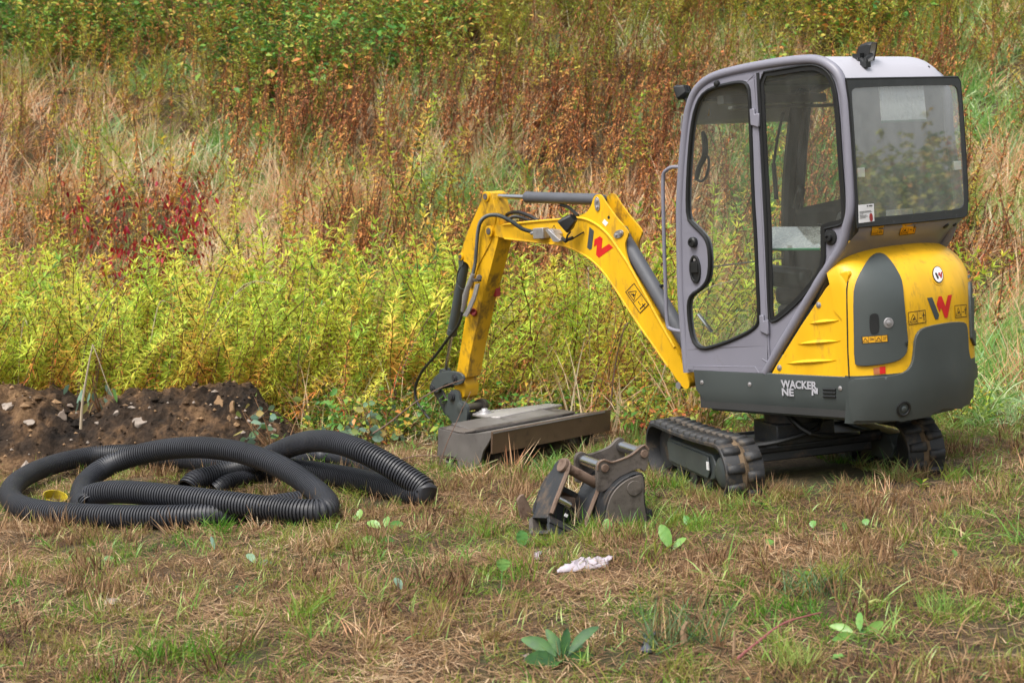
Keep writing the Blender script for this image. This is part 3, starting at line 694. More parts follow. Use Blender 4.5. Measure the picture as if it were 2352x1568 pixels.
# windscreen with its frame, wiper, roof lining, floor and back wall
fp = [p for p in tubeP if p.x > .30 and p.z > .70 and p.z < 2.26]
fp = sorted(fp, key=lambda p: p.z)
mb = MB(); vs = []
for p in fp: vs += [(p.x - .006, .46, p.z), (p.x - .006, -.46, p.z)]
mb.add(vs, [(2 * i, 2 * i + 1, 2 * i + 3, 2 * i + 2) for i in range(len(fp) - 1)]); P('windscreen', mb, GLS, cab, fix=True)
mb = MB()
mb.tube([Vector((p.x - .012, .44, p.z)) for p in fp], .013, 6); mb.tube([Vector((p.x - .03, -.435, p.z)) for p in fp], .042, 8)
for z in (2.22,):
    pz = min(fp, key=lambda p: abs(p.z - z)); mb.tube([(pz.x - .012, .45, pz.z), (pz.x - .012, -.45, pz.z)], .014, 6)
pz = min(fp, key=lambda p: abs(p.z - 1.27)); bar = MB(); bar.tube([(pz.x - .012, .45, pz.z), (pz.x - .012, -.45, pz.z)], .004, 6); P('glass_joint', bar, STL, cab)
st = MB(); st.tube([on(ZC(205, 650), 'y', .3), on(ZC(305, 780), 'y', .3)], .012, 8); P('gas_strut', st, CHR, cab)
P('windscreen_frame', mb, BLK, cab)
mb = MB(); mb.box((-.05, 0, .68), (1.0, .93, .03)); P('cab_floor', mb, DARKI, cab)
mb = MB(); mb.box((-.40, -.05, 1.0), (.05, .86, .6)); P('back_wall', mb, DARKI, cab, bev=.01)
mb = MB(); mb.box((-.10, -.12, 2.275), (.75, .72, .015)); mb.box((.27, 0, 2.19), (.05, .90, .05)); mb.box((.2, 0, 2.14), (.03, .90, .02)); P('roof_lining', mb, paint('lining_grey', (.12, .12, .12), .6, None, .1), cab, bev=.004)
# seat, console, levers
st = MB(); st.box((-.05, -.05, .86), (.46, .48, .30)); seat = P('seat_base', st, DARKI, cab, bev=.03)
st = MB(); st.box((-.03, -.05, 1.06), (.46, .48, .12)); P('seat', st, paint('seat_vinyl', (.03, .03, .032), .5, None, .1), cab, bev=.045, seg=3)
st = MB(); st.box((-.30, -.05, 1.30), (.12, .46, .46), Matrix.Rotation(R(-8), 3, 'Y')); P('backrest', st, MATS['seat_vinyl'], cab, bev=.05, seg=3)
for sy in (.24, -.30):
    st = MB(); st.box((.05, sy, 1.17), (.34, .10, .12), Matrix.Rotation(R(-6), 3, 'Y')); P('armrest', st, BLK, cab, bev=.03)
    st = MB(); st.tube([(.20, sy, 1.2), (.23, sy, 1.27), (.235, sy, 1.36)], [.016, .014, .014], 10); st.tube([(.235, sy, 1.33), (.238, sy, 1.38), (.225, sy, 1.44)], [.02, .026, .018], 10); P('joystick', st, BLK, cab)
# dark post seen through the quarter window with belt, lever and bracket
st = MB(); st.tube(smoothc([on(ZA(*p), 'y', 0) for p in ((985, 1270), (1010, 1190), (1035, 1120), (1010, 1098))], 3), [.02, .02, .022, .024, .026, .026, .022, .018, .014, .012], 10); P('control_lever', st, BLK, cab)
st = MB(); st.tube([on(ZA(*p), 'y', .1) for p in ((888, 505), (842, 720), (810, 930), (825, 960), (818, 1100))], .008, 8); st.tube([on(ZA(*p), 'y', .1) for p in ((812, 910), (835, 1200))], .013, 8); P('wiper_arm', st, BLK, cab)
st = MB(); st.tube(smoothc([on(ZA(*p), 'y', .35) for p in ((262, 850), (290, 862), (296, 930), (272, 1020), (235, 1055), (200, 1040))], 3), .008, 8)
st.tube(smoothc([on(ZA(*p), 'y', .35) for p in ((245, 660), (265, 730), (262, 850), (220, 940), (195, 1045))], 3), [.01, .014, .016, .018, .018, .018, .018, .018, .016, .016, .016, .014, .012], 8); P('inner_grab_handle', st, BLK, cab)
st = MB(); st.box(on(ZA(276, 508), 'y', .30), (.05, .004, .04)); P('inner_sticker', st, STKY, cab)
# glass panes with green edges (a tilted pane low in the quarter window, another under the roof behind the rear window)
SHEEN = paint('sky_sheen_white', (.95, .95, .96), .22, (.7, .72, .75), .15, 3, .05, metal=.35)  # reflected sky is put into the pane's own near-white colour
def quad_pane(pts, name, th=.008):
    n_ = (pts[1] - pts[0]).cross(pts[3] - pts[0]).normalized()
    mb = MB(); mb.ext(pts, n_ * th); o = P(name, mb, GLM if 'shelf' in name else SHEEN, cab, smooth=False)
    e = MB(); e.tube([pts[2] + n_ * th * .5, pts[3] + n_ * th * .5], .0075, 8); P('green_edge', e, GLE, o); return o
quad_pane([on(ZC(745, -20), 'y', .12), on(ZC(1140, -20), 'y', .12), on(ZC(1138, 148), 'y', .42), on(ZC(728, 150), 'y', .42)], 'glass_shelf')
def onx(f, p, v): return on(f(*p), 'x', v)
quad_pane([onx(ZB, (622, 395), -.555), onx(ZB, (948, 390), -.555), onx(ZB, (972, 642), -.635), onx(ZB, (648, 655), -.635)], 'tilted_glass_pane')
st = MB(); st.box(on(ZB(770, 1320), 'x', -.6) , (.10, .10, .03)); P('paper_scrap', st, WHT, cab)
# grab handle outside the front pillar
gh = [on(ZM(2030, 0), 'y', .5)]
g_ = [(1562, 384), (1545, 384), (1530, 392), (1523, 410), (1524, 500), (1528, 640), (1532, 735), (1540, 755), (1572, 762)]
st = MB(); st.tube(smoothc([on(p, 'y', .47) for p in g_], 3), .0115, 10); P('grab_handle', st, LIL, EX)
# work lamps
def lamp(c, fwd, up, w, h, d, parent, name='work_lamp'):
    f = fwd.normalized(); s_ = f.cross(up).normalized(); u = s_.cross(f); mb = MB()
    def sq(k, x): return [c + f * x + s_ * (a * w * k) + u * (b_ * h * k) for a, b_ in ((-.5, -.36), (-.36, -.5), (.36, -.5), (.5, -.36), (.5, .36), (.36, .5), (-.36, .5), (-.5, .36))]
    vs = sq(.55, -d) + sq(.95, -d * .35) + sq(1, 0) + sq(.9, 0) + sq(.88, -.008)
    fs = []
    for j in range(4): fs += [(j * 8 + i, j * 8 + (i + 1) % 8, (j + 1) * 8 + (i + 1) % 8, (j + 1) * 8 + i) for i in range(8)]
    fs += [tuple(range(8))[::-1], tuple(range(32, 40))]
    mb.add(vs, fs)
    for q in (-.25, 0, .25): mb.add([c - f * d * .6 + s_ * (w * q) + u * h * .2, c - f * (d * 1.1) + s_ * (w * q) + u * h * .2, c - f * (d * 1.1) + s_ * (w * q) - u * h * .2, c - f * d * .6 + s_ * (w * q) - u * h * .2], [(0, 1, 2, 3)])
    o = P(name, mb, BLK, parent, fix=True, bev=.003)
    g = MB(); g.add(sq(.88, -.004), [tuple(range(8))]); P('lamp_glass', g, LAMPG, o, smooth=False); return o
c = on(ZB(575, 150), 'y', .12); l = lamp(c, Vector((-1, -.35, -.30)), ZV, .11, .115, .07, EX); 
st = MB(); h0 = hit(ZB(512, 250), RBV); h1 = hit(ZB(465, 195), RBV) or h0; b0 = h0[0] + h0[1] * .012; b1 = h1[0] + h1[1] * .012; st.tube([c + (b0 - c) * .15, b0 + ZV * .03, b0], .011, 8); st.tube([b0, b1], .013, 8); st.box(b1, (.05, .04, .035)); st.box(b0, (.04, .04, .03)); st.tube(smoothc([c + (b0 - c) * .3 + XV * .03, b0 + ZV * .03 + XV * .05, b1 + ZV * .01], 3), .005, 6); P('lamp_bracket', st, BLK, l)
c = on((1562, 214), 'y', .30); l = lamp(c, Vector((1, .1, -.35)), ZV, .10, .09, .06, EX); st = MB(); st.tube([c - XV * .03 + ZV * -.03, c + Vector((-.07, .0, -.06))], .01, 8); st.box(c + Vector((-.09, 0, -.065)), (.06, .04, .03)); P('lamp_bracket', st, BLK, l)
# latch on the front pillar
st = MB(); st.tube([on(p, 'y', .44) for p in ((1574, 264), (1566, 266), (1564, 300), (1572, 302))], .004, 6); P('latch', st, STL, EX)

# ---- undercarriage (turned under the house)
UY = R(-25); UC = Vector((.262, .062, 0))
UF = Vector((math.cos(UY), math.sin(UY), 0)); UL = Vector((-math.sin(UY), math.cos(UY), 0))
def uc(a, b_, z): return UC + UF * a + UL * b_ + ZV * z
def ubox(mb, a, b_, z, sa, sb, sz, rot=0): return mb.box(uc(a, b_, z), (sa, sb, sz), Matrix.Rotation(UY, 3, 'Z') @ Matrix.Rotation(rot, 3, 'Y'))
mb = MB(); ubox(mb, -.02, 0, .17, .42, .86, .10); ubox(mb, -.1, 0, .27, .34, .36, .12); mb.lathe(uc(-.1, 0, .32), ZV, [(.17, 0), (.17, .11)], 28); P('chassis', mb, BKTB, bev=.008)  # near-black steel puts the shade under the house into the colour
for sa in (-.22, .22):
    mb = MB(); mb.tube([uc(sa, -.48, .20), uc(sa, .48, .20)], .035, 10); P('cross_tube', mb, BKTB)
mb = MB(); mb.tube(smoothc([uc(-.2, -.1, .40), uc(-.33, -.05, .30), uc(-.30, .2, .24), uc(-.2, .36, .22)], 4), .016, 8); mb.tube(smoothc([uc(-.2, .1, .40), uc(-.38, .02, .28), uc(-.34, -.25, .24), uc(-.2, -.36, .22)], 4), .016, 8); P('hydraulic_hose', mb, BLK)
GAU = .545; HL = .50; RW = .150; TW = .225; TZ = .140
def track_path(n=120):
    pts = []; Ls = 2 * HL; per = 2 * Ls + 2 * math.pi * RW
    for i in range(n):
        s_ = per * i / n
        if s_ < Ls: a, z, na, nz_ = -HL + s_, RW, 0, 1; sag = -.012 * math.sin(math.pi * (s_ / Ls)); z += sag
        elif s_ < Ls + math.pi * RW: t = (s_ - Ls) / RW; a, z, na, nz_ = HL + RW * math.sin(t), RW * math.cos(t), math.sin(t), math.cos(t)
        elif s_ < 2 * Ls + math.pi * RW: q = s_ - Ls - math.pi * RW; a, z, na, nz_ = HL - q, -RW, 0, -1
        else: t = (s_ - 2 * Ls - math.pi * RW) / RW; a, z, na, nz_ = -HL - RW * math.sin(t), -RW * math.cos(t), -math.sin(t), -math.cos(t)
        pts.append((a, z, na, nz_))
    return pts, per
lugm = None
def lug_mesh():
    mb = MB(); w = TW * .42; l_ = .032; h = .022
    vs = []
    for (k_, z) in ((1.0, -.003), (.92, h * .55), (.66, h)):
        for (x, y) in ((-l_ * k_, -w / 2), (l_ * k_ * .9, -w / 2 * .98), (l_ * k_ * .55, w / 2 * k_ ** .3), (-l_ * k_ * .9, w / 2 * k_ ** .3)): vs.append((x, y, z))
    fs = []
    for j in range(2): fs += [(4 * j + i, 4 * j + (i + 1) % 4, 4 * j + 4 + (i + 1) % 4, 4 * j + 4 + i) for i in range(4)]
    fs.append((8, 9, 10, 11)); mb.add(vs, fs); me = mb.mesh('track_lug', RUB, True)
    me.polygons.foreach_set('use_smooth', [True] * len(me.polygons)); return me
lugm = lug_mesh()
for side in (1, -1):
    pts, per = track_path(); mb = MB(); vs = []; prof = [(-TW / 2, -.004), (-TW / 2, .012), (-TW / 2 + .01, .016), (TW / 2 - .01, .016), (TW / 2, .012), (TW / 2, -.004), (.03, -.008), (-.03, -.008)]
    for (a, z, na, nz_) in pts:
        for (b_, h) in prof: vs.append(uc(a + na * h, side * GAU + b_, TZ + z + nz_ * h))
    m = len(prof); n = len(pts); fs = [(i * m + k, i * m + (k + 1) % m, ((i + 1) % n) * m + (k + 1) % m, ((i + 1) % n) * m + k) for i in range(n) for k in range(m)]
    mb.add(vs, fs); trk = P('rubber_track', mb, RUB, fix=True)
    NL = 30
    for i in range(NL):
        s_ = (i + .5) / NL * n; a, z, na, nz_ = pts[int(s_) % n]
        for col in (-1, 1):
            ii = int(s_ + (n / NL * .5 if col > 0 else 0)) % n; a, z, na, nz_ = pts[ii]
            N_ = (UF * na + ZV * nz_).normalized(); T_ = UL.cross(N_).normalized()
            pos = uc(a + na * .016, side * GAU + col * TW * .255, TZ + z + nz_ * .016)
            B_ = UL * col
            if T_.cross(B_).dot(N_) < 0: T_ = -T_
            M_ = Matrix(((T_.x, B_.x, N_.x, pos.x), (T_.y, B_.y, N_.y, pos.y), (T_.z, B_.z, N_.z, pos.z), (0, 0, 0, 1)))
            o = bpy.data.objects.new('track_lug', lugm); COL.objects.link(o); o.parent = trk; o.matrix_local = M_
    # packed mud between the lugs
    mb = MB(); vs = []
    for i, (a, z, na, nz_) in enumerate(pts):
        q = uc(a, side * GAU, TZ + z); j = noise.noise(Vector((i * .6, side, 0)))
        for (b_, h) in ((-.022, .016), (0, .027 + .008 * j), (.022, .016)): vs.append(uc(a + na * h, side * GAU + b_ * (1 + .5 * j), TZ + z + nz_ * h))
    fs = [(i * 3 + k, i * 3 + k + 1, ((i + 1) % n) * 3 + k + 1, ((i + 1) % n) * 3 + k) for i in range(n) for k in range(2)]
    mb.add(vs, fs); P('caked_mud', mb, MUD, trk, fix=True)
    # track frame, wheels
    fr = MB(); fr.ext([uc(a, side * GAU - .06, z) for a, z in ((-.33, .215), (.38, .225), (.42, .19), (.40, .08), (.32, .06), (-.28, .06), (-.35, .08), (-.38, .15))], UL * .12); tf = P('track_frame', fr, DGR2, bev=.008)
    ys_ = side * GAU + side * .062
    fr = MB(); fr.ext([uc(a, ys_, z) for a, z in ((-.29, .20), (.35, .21), (.36, .09), (-.27, .075), (-.31, .12))], UL * side * .010); P('cover_plate', fr, DGR2, tf, bev=.004)
    w = MB(); w.lathe(uc(-HL, side * GAU - .045, TZ), UL, [(.05, 0), (.125, .01), (.130, .02), (.130, .07), (.125, .08), (.05, .09)], 28); P('sprocket', w, BKTB, bev=0)
    w = MB(); w.lathe(uc(-HL, side * GAU + side * .045, TZ), UL * side, [(.085, 0), (.085, .03), (.06, .045), (.02, .048)], 20); P('hub', w, DGR2)
    w = MB(); w.lathe(uc(HL, side * GAU - .045, TZ), UL, [(.04, 0), (.120, .01), (.128, .02), (.128, .07), (.120, .08), (.04, .09)], 28); P('idler_wheel', w, BKTB)
    for q in (-.22, 0, .22):
        w = MB(); w.lathe(uc(q, side * GAU - .06, .045), UL, [(.02, 0), (.055, .005), (.055, .04), (.03, .045), (.03, .075), (.055, .08), (.055, .115), (.02, .12)], 18); P('track_roller', w, BKTB)
mb = MB(); 
mb.box(uc(-.295, GAU + .068 + .008, .15), (.03, .006, .045), Matrix.Rotation(UY, 3, 'Z')); P('plate_label', mb, WHT)

# ---- swing post, boom, arm
YN, YF = .335, .205; BW = YN - YF
def b3(f, pts, y=YN): return [on(f(*p), 'y', y) for p in pts]
foot = b3(ZM, [(2035, 1500)], .27)[0]
mb = MB(); mb.box((.60, .12, .50), (.14, .24, .2)); mb.box((.68, .20, .49), (.14, .16, .05)); mb.cyl((.68, .18, .40), (.68, .18, .56), .05, 18); P('swing_post', mb, DGR2, bev=.01)
mb = MB(); mb.cyl(foot + YV * .068, foot - YV * .08, .022, 18); P('pivot_pin', mb, STL)
boomO = [(572, 358), (600, 338), (700, 323), (900, 303), (1080, 288), (1200, 276), (1265, 258), (1310, 228), (1338, 180), (1352, 132), (1372, 108), (1398, 106), (1420, 128), (1460, 190), (1530, 285), (1600, 368), (1606, 410), (1586, 460), (1590, 530), (1618, 620), (1680, 735), (1760, 885), (1850, 1050), (1950, 1225), (2020, 1380), (2058, 1480), (2052, 1530), (2020, 1530), (1985, 1490), (1900, 1370), (1790, 1210), (1700, 1080), (1600, 930), (1500, 775), (1420, 665), (1330, 580), (1230, 520), (1120, 480), (960, 458), (780, 440), (640, 415), (590, 405), (570, 385)]
bo = b3(ZM, boomO); bo = smoothc(bo, 2, True)
# box section below, two cheek plates above: body = outline without the ear notch
bodyO = [(572, 358), (600, 338), (700, 323), (900, 303), (1080, 288), (1220, 285), (1330, 320), (1420, 390), (1490, 470), (1560, 570), (1625, 690), (1690, 770), (1760, 885), (1850, 1050), (1950, 1225), (2020, 1380), (2058, 1480), (2052, 1530), (2020, 1530), (1985, 1490), (1900, 1370), (1790, 1210), (1700, 1080), (1600, 930), (1500, 775), (1420, 665), (1330, 580), (1230, 520), (1120, 480), (960, 458), (780, 440), (640, 415), (590, 405), (570, 385)]
mb = MB(); core = smoothc(b3(ZM, bodyO, YN - .010), 2, True); mb.ext(inset(core, .008, YV), (0, -(BW - .02), 0)); boom = P('boom', mb, YELD, bev=.003)
for y in (YN, YF + .012):
    mb = MB(); mb.ext([Vector((p.x, y, p.z)) for p in bo], (0, -.012, 0)); P('boom_plate', mb, YEL if y == YN else YELD, boom, bev=.0025)
# raised flange that follows the box section over the elbow
fl = smoothc(b3(ZM, [(690, 330), (900, 306), (1100, 289), (1210, 276), (1300, 288), (1390, 335), (1470, 410), (1540, 510), (1600, 600), (1680, 740), (1760, 888), (1850, 1052), (1950, 1228)], YN + .002), 3); mb = MB(); mb.tube(fl, .0085, 8); P('boom_flange', mb, YEL, boom)
fl = smoothc(b3(ZM, [(700, 430), (950, 458), (1110, 478), (1220, 516), (1330, 580), (1420, 668), (1500, 778), (1600, 932), (1700, 1082), (1800, 1222), (1900, 1368)], YN + .001), 3); mb = MB(); mb.tube(fl, .0065, 8); P('boom_flange', mb, YEL, boom)
for (x, y) in ((1384, 175), (1542, 396)):   # pin retainer plates
    c = on(ZM(x, y), 'y', YN); d = Vector((0, 0, 1)) if x < 1400 else (on(ZM(1562, 385), 'y', YN) - on(ZM(1518, 405), 'y', YN)).normalized()
    s_ = d.cross(YV); ov = [c + d * (.045 * math.cos(t)) + s_ * (.024 * math.sin(t)) for t in np.linspace(0, 6.283, 20, endpoint=False)]
    mb = MB(); mb.ext(ov, (0, .007, 0)); mb.lathe(c + d * .02 + YV * .007, YV, [(.014, 0), (.013, .006), (.004, .007)], 12); mb.lathe(c - d * .02 + YV * .007, YV, [(.010, 0), (.010, .01)], 6); P('pin_retainer', mb, STL, boom, bev=.001)
mb = MB(); c = on(ZM(1466, 274), 'y', YN); mb.cyl(c + YV * .0008, c - YV * .002, .011, 14); P('drain_hole', mb, BLKP, boom)
mb = MB(); mb.ext(b3(ZQ, [(1540, 390), (1590, 315), (1672, 400), (1618, 478)], YN + .001), (0, .001, 0)); P('label', mb, WHT, boom)
mb = MB(); mb.ext(b3(ZQ, [(1262, 490), (1358, 575), (1310, 965), (1265, 996), (1207, 945)], YN + .001), (0, .001, 0)); P('logo', mb, DGR2, boom, smooth=False)
mb = MB(); mb.ext(b3(ZQ, [(1372, 765), (1490, 693), (1548, 742), (1526, 968), (1690, 862), (1780, 942), (1466, 1168), (1405, 1105), (1425, 878), (1354, 925)], YN + .001), (0, .001, 0)); P('logo', mb, REDP, boom, smooth=False)
sb = lambda p, a, b_: (lambda m: (m.ext([on(x, 'y', YN + a) for x in p], (0, b_ - a, 0)), m)[1])(MB())
sticker(Z(ZM, [(1652, 757), (1760, 915), (1697, 980), (1590, 822)]), 'pair', boom, sb, YEL)
sticker(Z(ZQ, [(345, 440), (608, 440), (608, 720), (345, 720)]), 'tri', boom, sb, YEL)
for (ax_, ay_) in ((600, 375),):
    mb = MB(); c = on(ZM(ax_, ay_), 'y', YN); mb.lathe(c, YV, [(.038, -.002), (.038, .022), (.026, .024), (.024, .018), (.008, .02)], 22); P('boom_pin', mb, YELD, boom)
    mb = MB(); mb.lathe(c + YV * .019, YV, [(.024, 0), (.022, .008)], 18); P('boom_pin', mb, BKT, boom)
# valve block, hoses
mb = MB(); c = on(ZM(968, 390), 'y', YN + .028); mb.box(c, (.105, .055, .07)); mb.cyl(c + XV * .03 + ZV * .0, c + XV * .10 + ZV * .004, .013, 10); P('valve_block', mb, STL, boom, bev=.004)
def hose(pts, ys, r, name, mat=BLK, rib=0, parent=None):
    pr = [on(ZM(*p), 'y', y) for p, y in zip(pts, ys)]; pr = smoothc(pr, 5)
    if rib:
        dense = []; rr = []
        for i in range(len(pr) - 1):
            m = max(2, int((pr[i + 1] - pr[i]).length / rib * 2))
            for k in range(m): dense.append(pr[i].lerp(pr[i + 1], k / m))
        rr = [r * (1.12 if i % 2 else .88) for i in range(len(dense))]
        mb = MB(); mb.tube(dense, rr, 9)
    else: mb = MB(); mb.tube(pr, r, 9)
    return P(name, mb, mat, parent or boom)
hose([(905, 380), (830, 358), (760, 310), (690, 272), (635, 256), (570, 264), (522, 308), (502, 390), (492, 500), (484, 600), (466, 692)], [.36, .38, .39, .39, .38, .37, .365, .36, .36, .37, .38], .0125, 'hydraulic_hose', DGR2, .006)
hose([(946, 298), (880, 262), (800, 236), (730, 246), (690, 285)], [.27, .27, .26, .25, .25], .0125, 'hydraulic_hose', BLK)
hose([(890, 302), (820, 275), (760, 270), (715, 300)], [.30, .29, .28, .28], .0115, 'hydraulic_hose', BLK, .006)
hose([(1110, 182), (1165, 198), (1205, 230), (1240, 262)], [.27, .27, .27, .28], .011, 'hydraulic_hose', BLK)
hose([(1862, 775), (1822, 792), (1796, 830), (1800, 856)], [.26, .26, .26, .27], .011, 'hydraulic_hose', BLK)
hose([(1282, 382), (1250, 400), (1205, 428), (1180, 440)], [.342, .35, .36, .38], .005, 'lamp_cable', BLK)
# boom lamp
c = on(ZM(1170, 335), 'y', .42); 
l = lamp(c + Vector((.02, .02, 0)), Vector((.55, .25, -.42)), Vector((-.3, 0, 1)), .10, .10, .085, boom)
mb = MB(); mb.ext([on(ZM(*p), 'y', YN + .03) for p in ((1040, 362), (1058, 354), (1150, 440), (1140, 450), (1100, 448))], (0, .05, 0)); mb.ext([on(ZM(*p), 'y', YN + .002) for p in ((1066, 358), (1110, 362), (1128, 392), (1128, 430))], (0, .07, 0)); P('lamp_clamp', mb, STL, boom, bev=.002)
mb = MB(); mb.tube([on(ZM(*p), 'y', .39) for p in ((1125, 425), (1150, 450), (1165, 436), (1200, 425))], .012, 8); mb.tube([on(ZM(*p), 'y', .40) for p in ((1150, 452), (1162, 405), (1185, 380))], .006, 6); P('lamp_bracket', mb, BLK, l)
def cylinder(a, b_, f, rb_, rr_, name, parent=None, cb=CYL):
    a, b_ = Vector(a), Vector(b_); d = (b_ - a).normalized(); m = a.lerp(b_, f)
    mb = MB(); mb.lathe(a, d, [(rb_ * .6, 0), (rb_ * .96, .004), (rb_, .01), (rb_, (m - a).length - .05), (rb_ * 1.04, (m - a).length - .048), (rb_ * 1.04, (m - a).length - .004), (rb_ * .8, (m - a).length)], 22); o = P(name, mb, cb, parent)
    mb = MB(); mb.cyl(m - d * .02, b_, rr_, 16); P('piston_rod', mb, CHR, o)
    mb = MB(); mb.cyl(b_ - YV * .035, b_ + YV * .035, rr_ * 1.9, 16); mb.cyl(a - YV * .035, a + YV * .035, rb_ * .8, 16); P('rod_eye', mb, DGR2, o); return o
yc = .27
cylinder(on(ZM(1400, 142), 'y', yc), on(ZM(625, 118), 'y', yc), .68, .037, .0165, 'arm_cylinder')
bc = cylinder(on((1600, 706), 'y', yc).lerp(Vector((.80, yc, .50)), .6), on(ZM(1555, 385), 'y', yc), .985, .046, .022, 'boom_cylinder')
cylinder(on(ZM(405, 600), 'y', .30), on(ZM(262, 1410), 'y', .28), .66, .036, .014, 'bucket_cylinder', None, DGR2)
# arm (dipper)
armO = [ZM(*p) for p in ((543, 118), (552, 92), (575, 83), (602, 98), (616, 150), (640, 240), (655, 330), (650, 440), (628, 530), (600, 640), (560, 790), (528, 900), (500, 1050), (465, 1200), (440, 1330), (420, 1450))] + [Z2(*p) for p in ((505, 130), (530, 210), (520, 300), (482, 322), (478, 290), (440, 232), (440, 200), (465, 60))] + [ZM(*p) for p in ((338, 1470), (352, 1380), (372, 1250), (400, 1080), (425, 920), (448, 780), (455, 690), (430, 620), (398, 598), (372, 588), (364, 560), (376, 535), (392, 480), (440, 350), (490, 235), (528, 150))]
ar = smoothc([on(p, 'y', YN - .004) for p in armO], 2, True)
mb = MB(); mb.ext(ar, (0, -.125, 0)); arm = P('arm', mb, YELD, bev=.005)
rg = smoothc([on(ZM(*p), 'y', YN) for p in ((640, 250), (600, 440), (540, 560), (500, 640), (455, 800))], 3); mb = MB(); mb.tube(rg, .004, 6); P('arm_seam', mb, YELD, arm)
for (x, y, r) in ((568, 120, .022), (383, 562, .016)):
    c = on(ZM(x, y), 'y', YN - .004); mb = MB(); mb.lathe(c, YV, [(r * 1.6, 0), (r * 1.55, .012), (r * 1.1, .013)], 18, 0); P('pin_boss', mb, YELD, arm); mb = MB(); mb.lathe(c + YV * .013, YV, [(r, 0), (r * .9, .006)], 16); P('pin', mb, BKT, arm)
# couplings and quick shut-off on the arm
mb = MB(); pth = [on(ZM(*p), 'y', .39) for p in ((466, 690), (452, 740), (425, 800), (412, 850), (400, 920), (388, 965))]; mb.tube(pth, [.014, .022, .019, .024, .017, .013], 12); P('hose_coupling', mb, STL, arm)
mb = MB(); mb.box(on(ZM(485, 735), 'y', .385), (.10, .03, .022)); mb.cyl(on(ZM(512, 715), 'y', .37), on(ZM(512, 715), 'y', .41), .02, 14); P('coupling_bracket', mb, BKT, arm, bev=.003)
mb = MB(); mb.ext([on(ZM(*p), 'y', .385) for p in ((492, 765), (520, 760), (488, 880), (440, 985), (428, 1005), (398, 995), (430, 940), (470, 850))], (0, .012, 0)); P('shut_off_lever', mb, STL, arm, bev=.002)
c = on(ZM(472, 972), 'y', .345); mb = MB(); mb.lathe(c, Vector((-.5, .8, .3)), [(.025, -.04), (.025, .02), (.021, .02), (.02, .0)], 18); P('red_dust_cap', mb, REDR, arm)
c = on(ZM(640, 815), 'y', .215); mb = MB(); mb.box(c, (.04, .04, .075)); mb.box(c + ZV * .07, (.03, .03, .05)); P('red_dust_cap', mb, REDR, arm, bev=.004)
hose([(386, 965), (376, 1020), (345, 1090), (280, 1170), (190, 1290), (100, 1395), (55, 1480), (40, 1560), (60, 1640), (110, 1710), (150, 1760)], [.39, .39, .39, .38, .36, .34, .33, .33, .33, .33, .33], .0105, 'hydraulic_hose', BLK, 0, arm)
hose([(376, 640), (352, 690), (348, 740), (370, 790), (405, 805)], [.36] * 5, .004, 'thin_pipe', BLK, 0, arm)
# linkage
def plate(f, pts, y, th, name, mat, parent=None, bev=.003): mb = MB(); mb.ext(smoothc([on(f(*p), 'y', y) for p in pts], 2, True), (0, -th, 0)); return P(name, mb, mat, parent or EX, bev=bev)
lk = [(240, 235), (238, 200), (275, 135), (335, 96), (420, 88), (490, 105), (518, 145), (500, 190), (445, 205), (385, 188), (335, 218), (300, 262), (262, 262)]
tl = plate(Z2, lk, .375, .018, 'tipping_link', DGR2); plate(Z2, lk, .175, .018, 'tipping_link', DGR2)
for (x, y) in ((445, 145), (260, 230)):
    c = on(Z2(x, y), 'y', .376); mb = MB(); mb.lathe(c, YV, [(.030, 0), (.028, .008), (.018, .009), (.016, .016), (.004, .017)], 18); mb.cyl(c, c - YV * .2, .016, 14); P('link_pin', mb, BKTB, tl)
hk = plate(ZN, [(480, 190), (560, 175), (610, 235), (655, 330), (700, 400), (690, 560), (640, 560), (575, 420), (510, 300), (470, 240)], .35, .02, 'push_link', BKTB)
qh = plate(ZN, [(690, 270), (715, 210), (770, 188), (825, 215), (848, 290), (856, 352), (900, 362), (950, 410), (970, 500), (962, 600), (940, 705), (850, 712), (760, 690), (705, 610), (650, 540), (640, 400), (680, 340)], .365, .022, 'quick_hitch', DGR2)
plate(ZN, [(690, 270), (715, 210), (770, 188), (825, 215), (848, 290), (856, 352), (900, 362), (950, 410), (970, 500), (962, 600), (940, 705), (850, 712), (760, 690), (705, 610), (650, 540), (640, 400), (680, 340)], .19, .022, 'hitch_plate', DGR2, qh)
c = on(ZN(748, 285), 'y', .366); mb = MB(); mb.lathe(c, YV, [(.034, 0), (.034, .01), (.026, .012), (.026, .022), (.010, .024)], 20); mb.cyl(c, c - YV * .2, .02, 14); P('hitch_pin', mb, BKTB, qh)
c = on(ZN(865, 440), 'y', .366); mb = MB(); mb.lathe(c, YV, [(.034, 0), (.032, .01), (.012, .014)], 20); P('hitch_pin', mb, DGR2, qh)
a_ = on(ZN(960, 450), 'y', .34); e_ = on(ZN(1195, 415), 'y', .12)
mb = MB(); mb.cyl(a_, e_, .027, 18); mb.lathe(e_, (e_ - a_).normalized(), [(.05, -.045), (.05, .0), (.04, .01)], 24); P('hitch_tube', mb, BKT, qh)
mb = MB(); mb.tube([on(ZN(960, 590), 'y', .34), on(ZN(1120, 560), 'y', .12)], .035, 8); P('hitch_tube', mb, BKTB, qh)
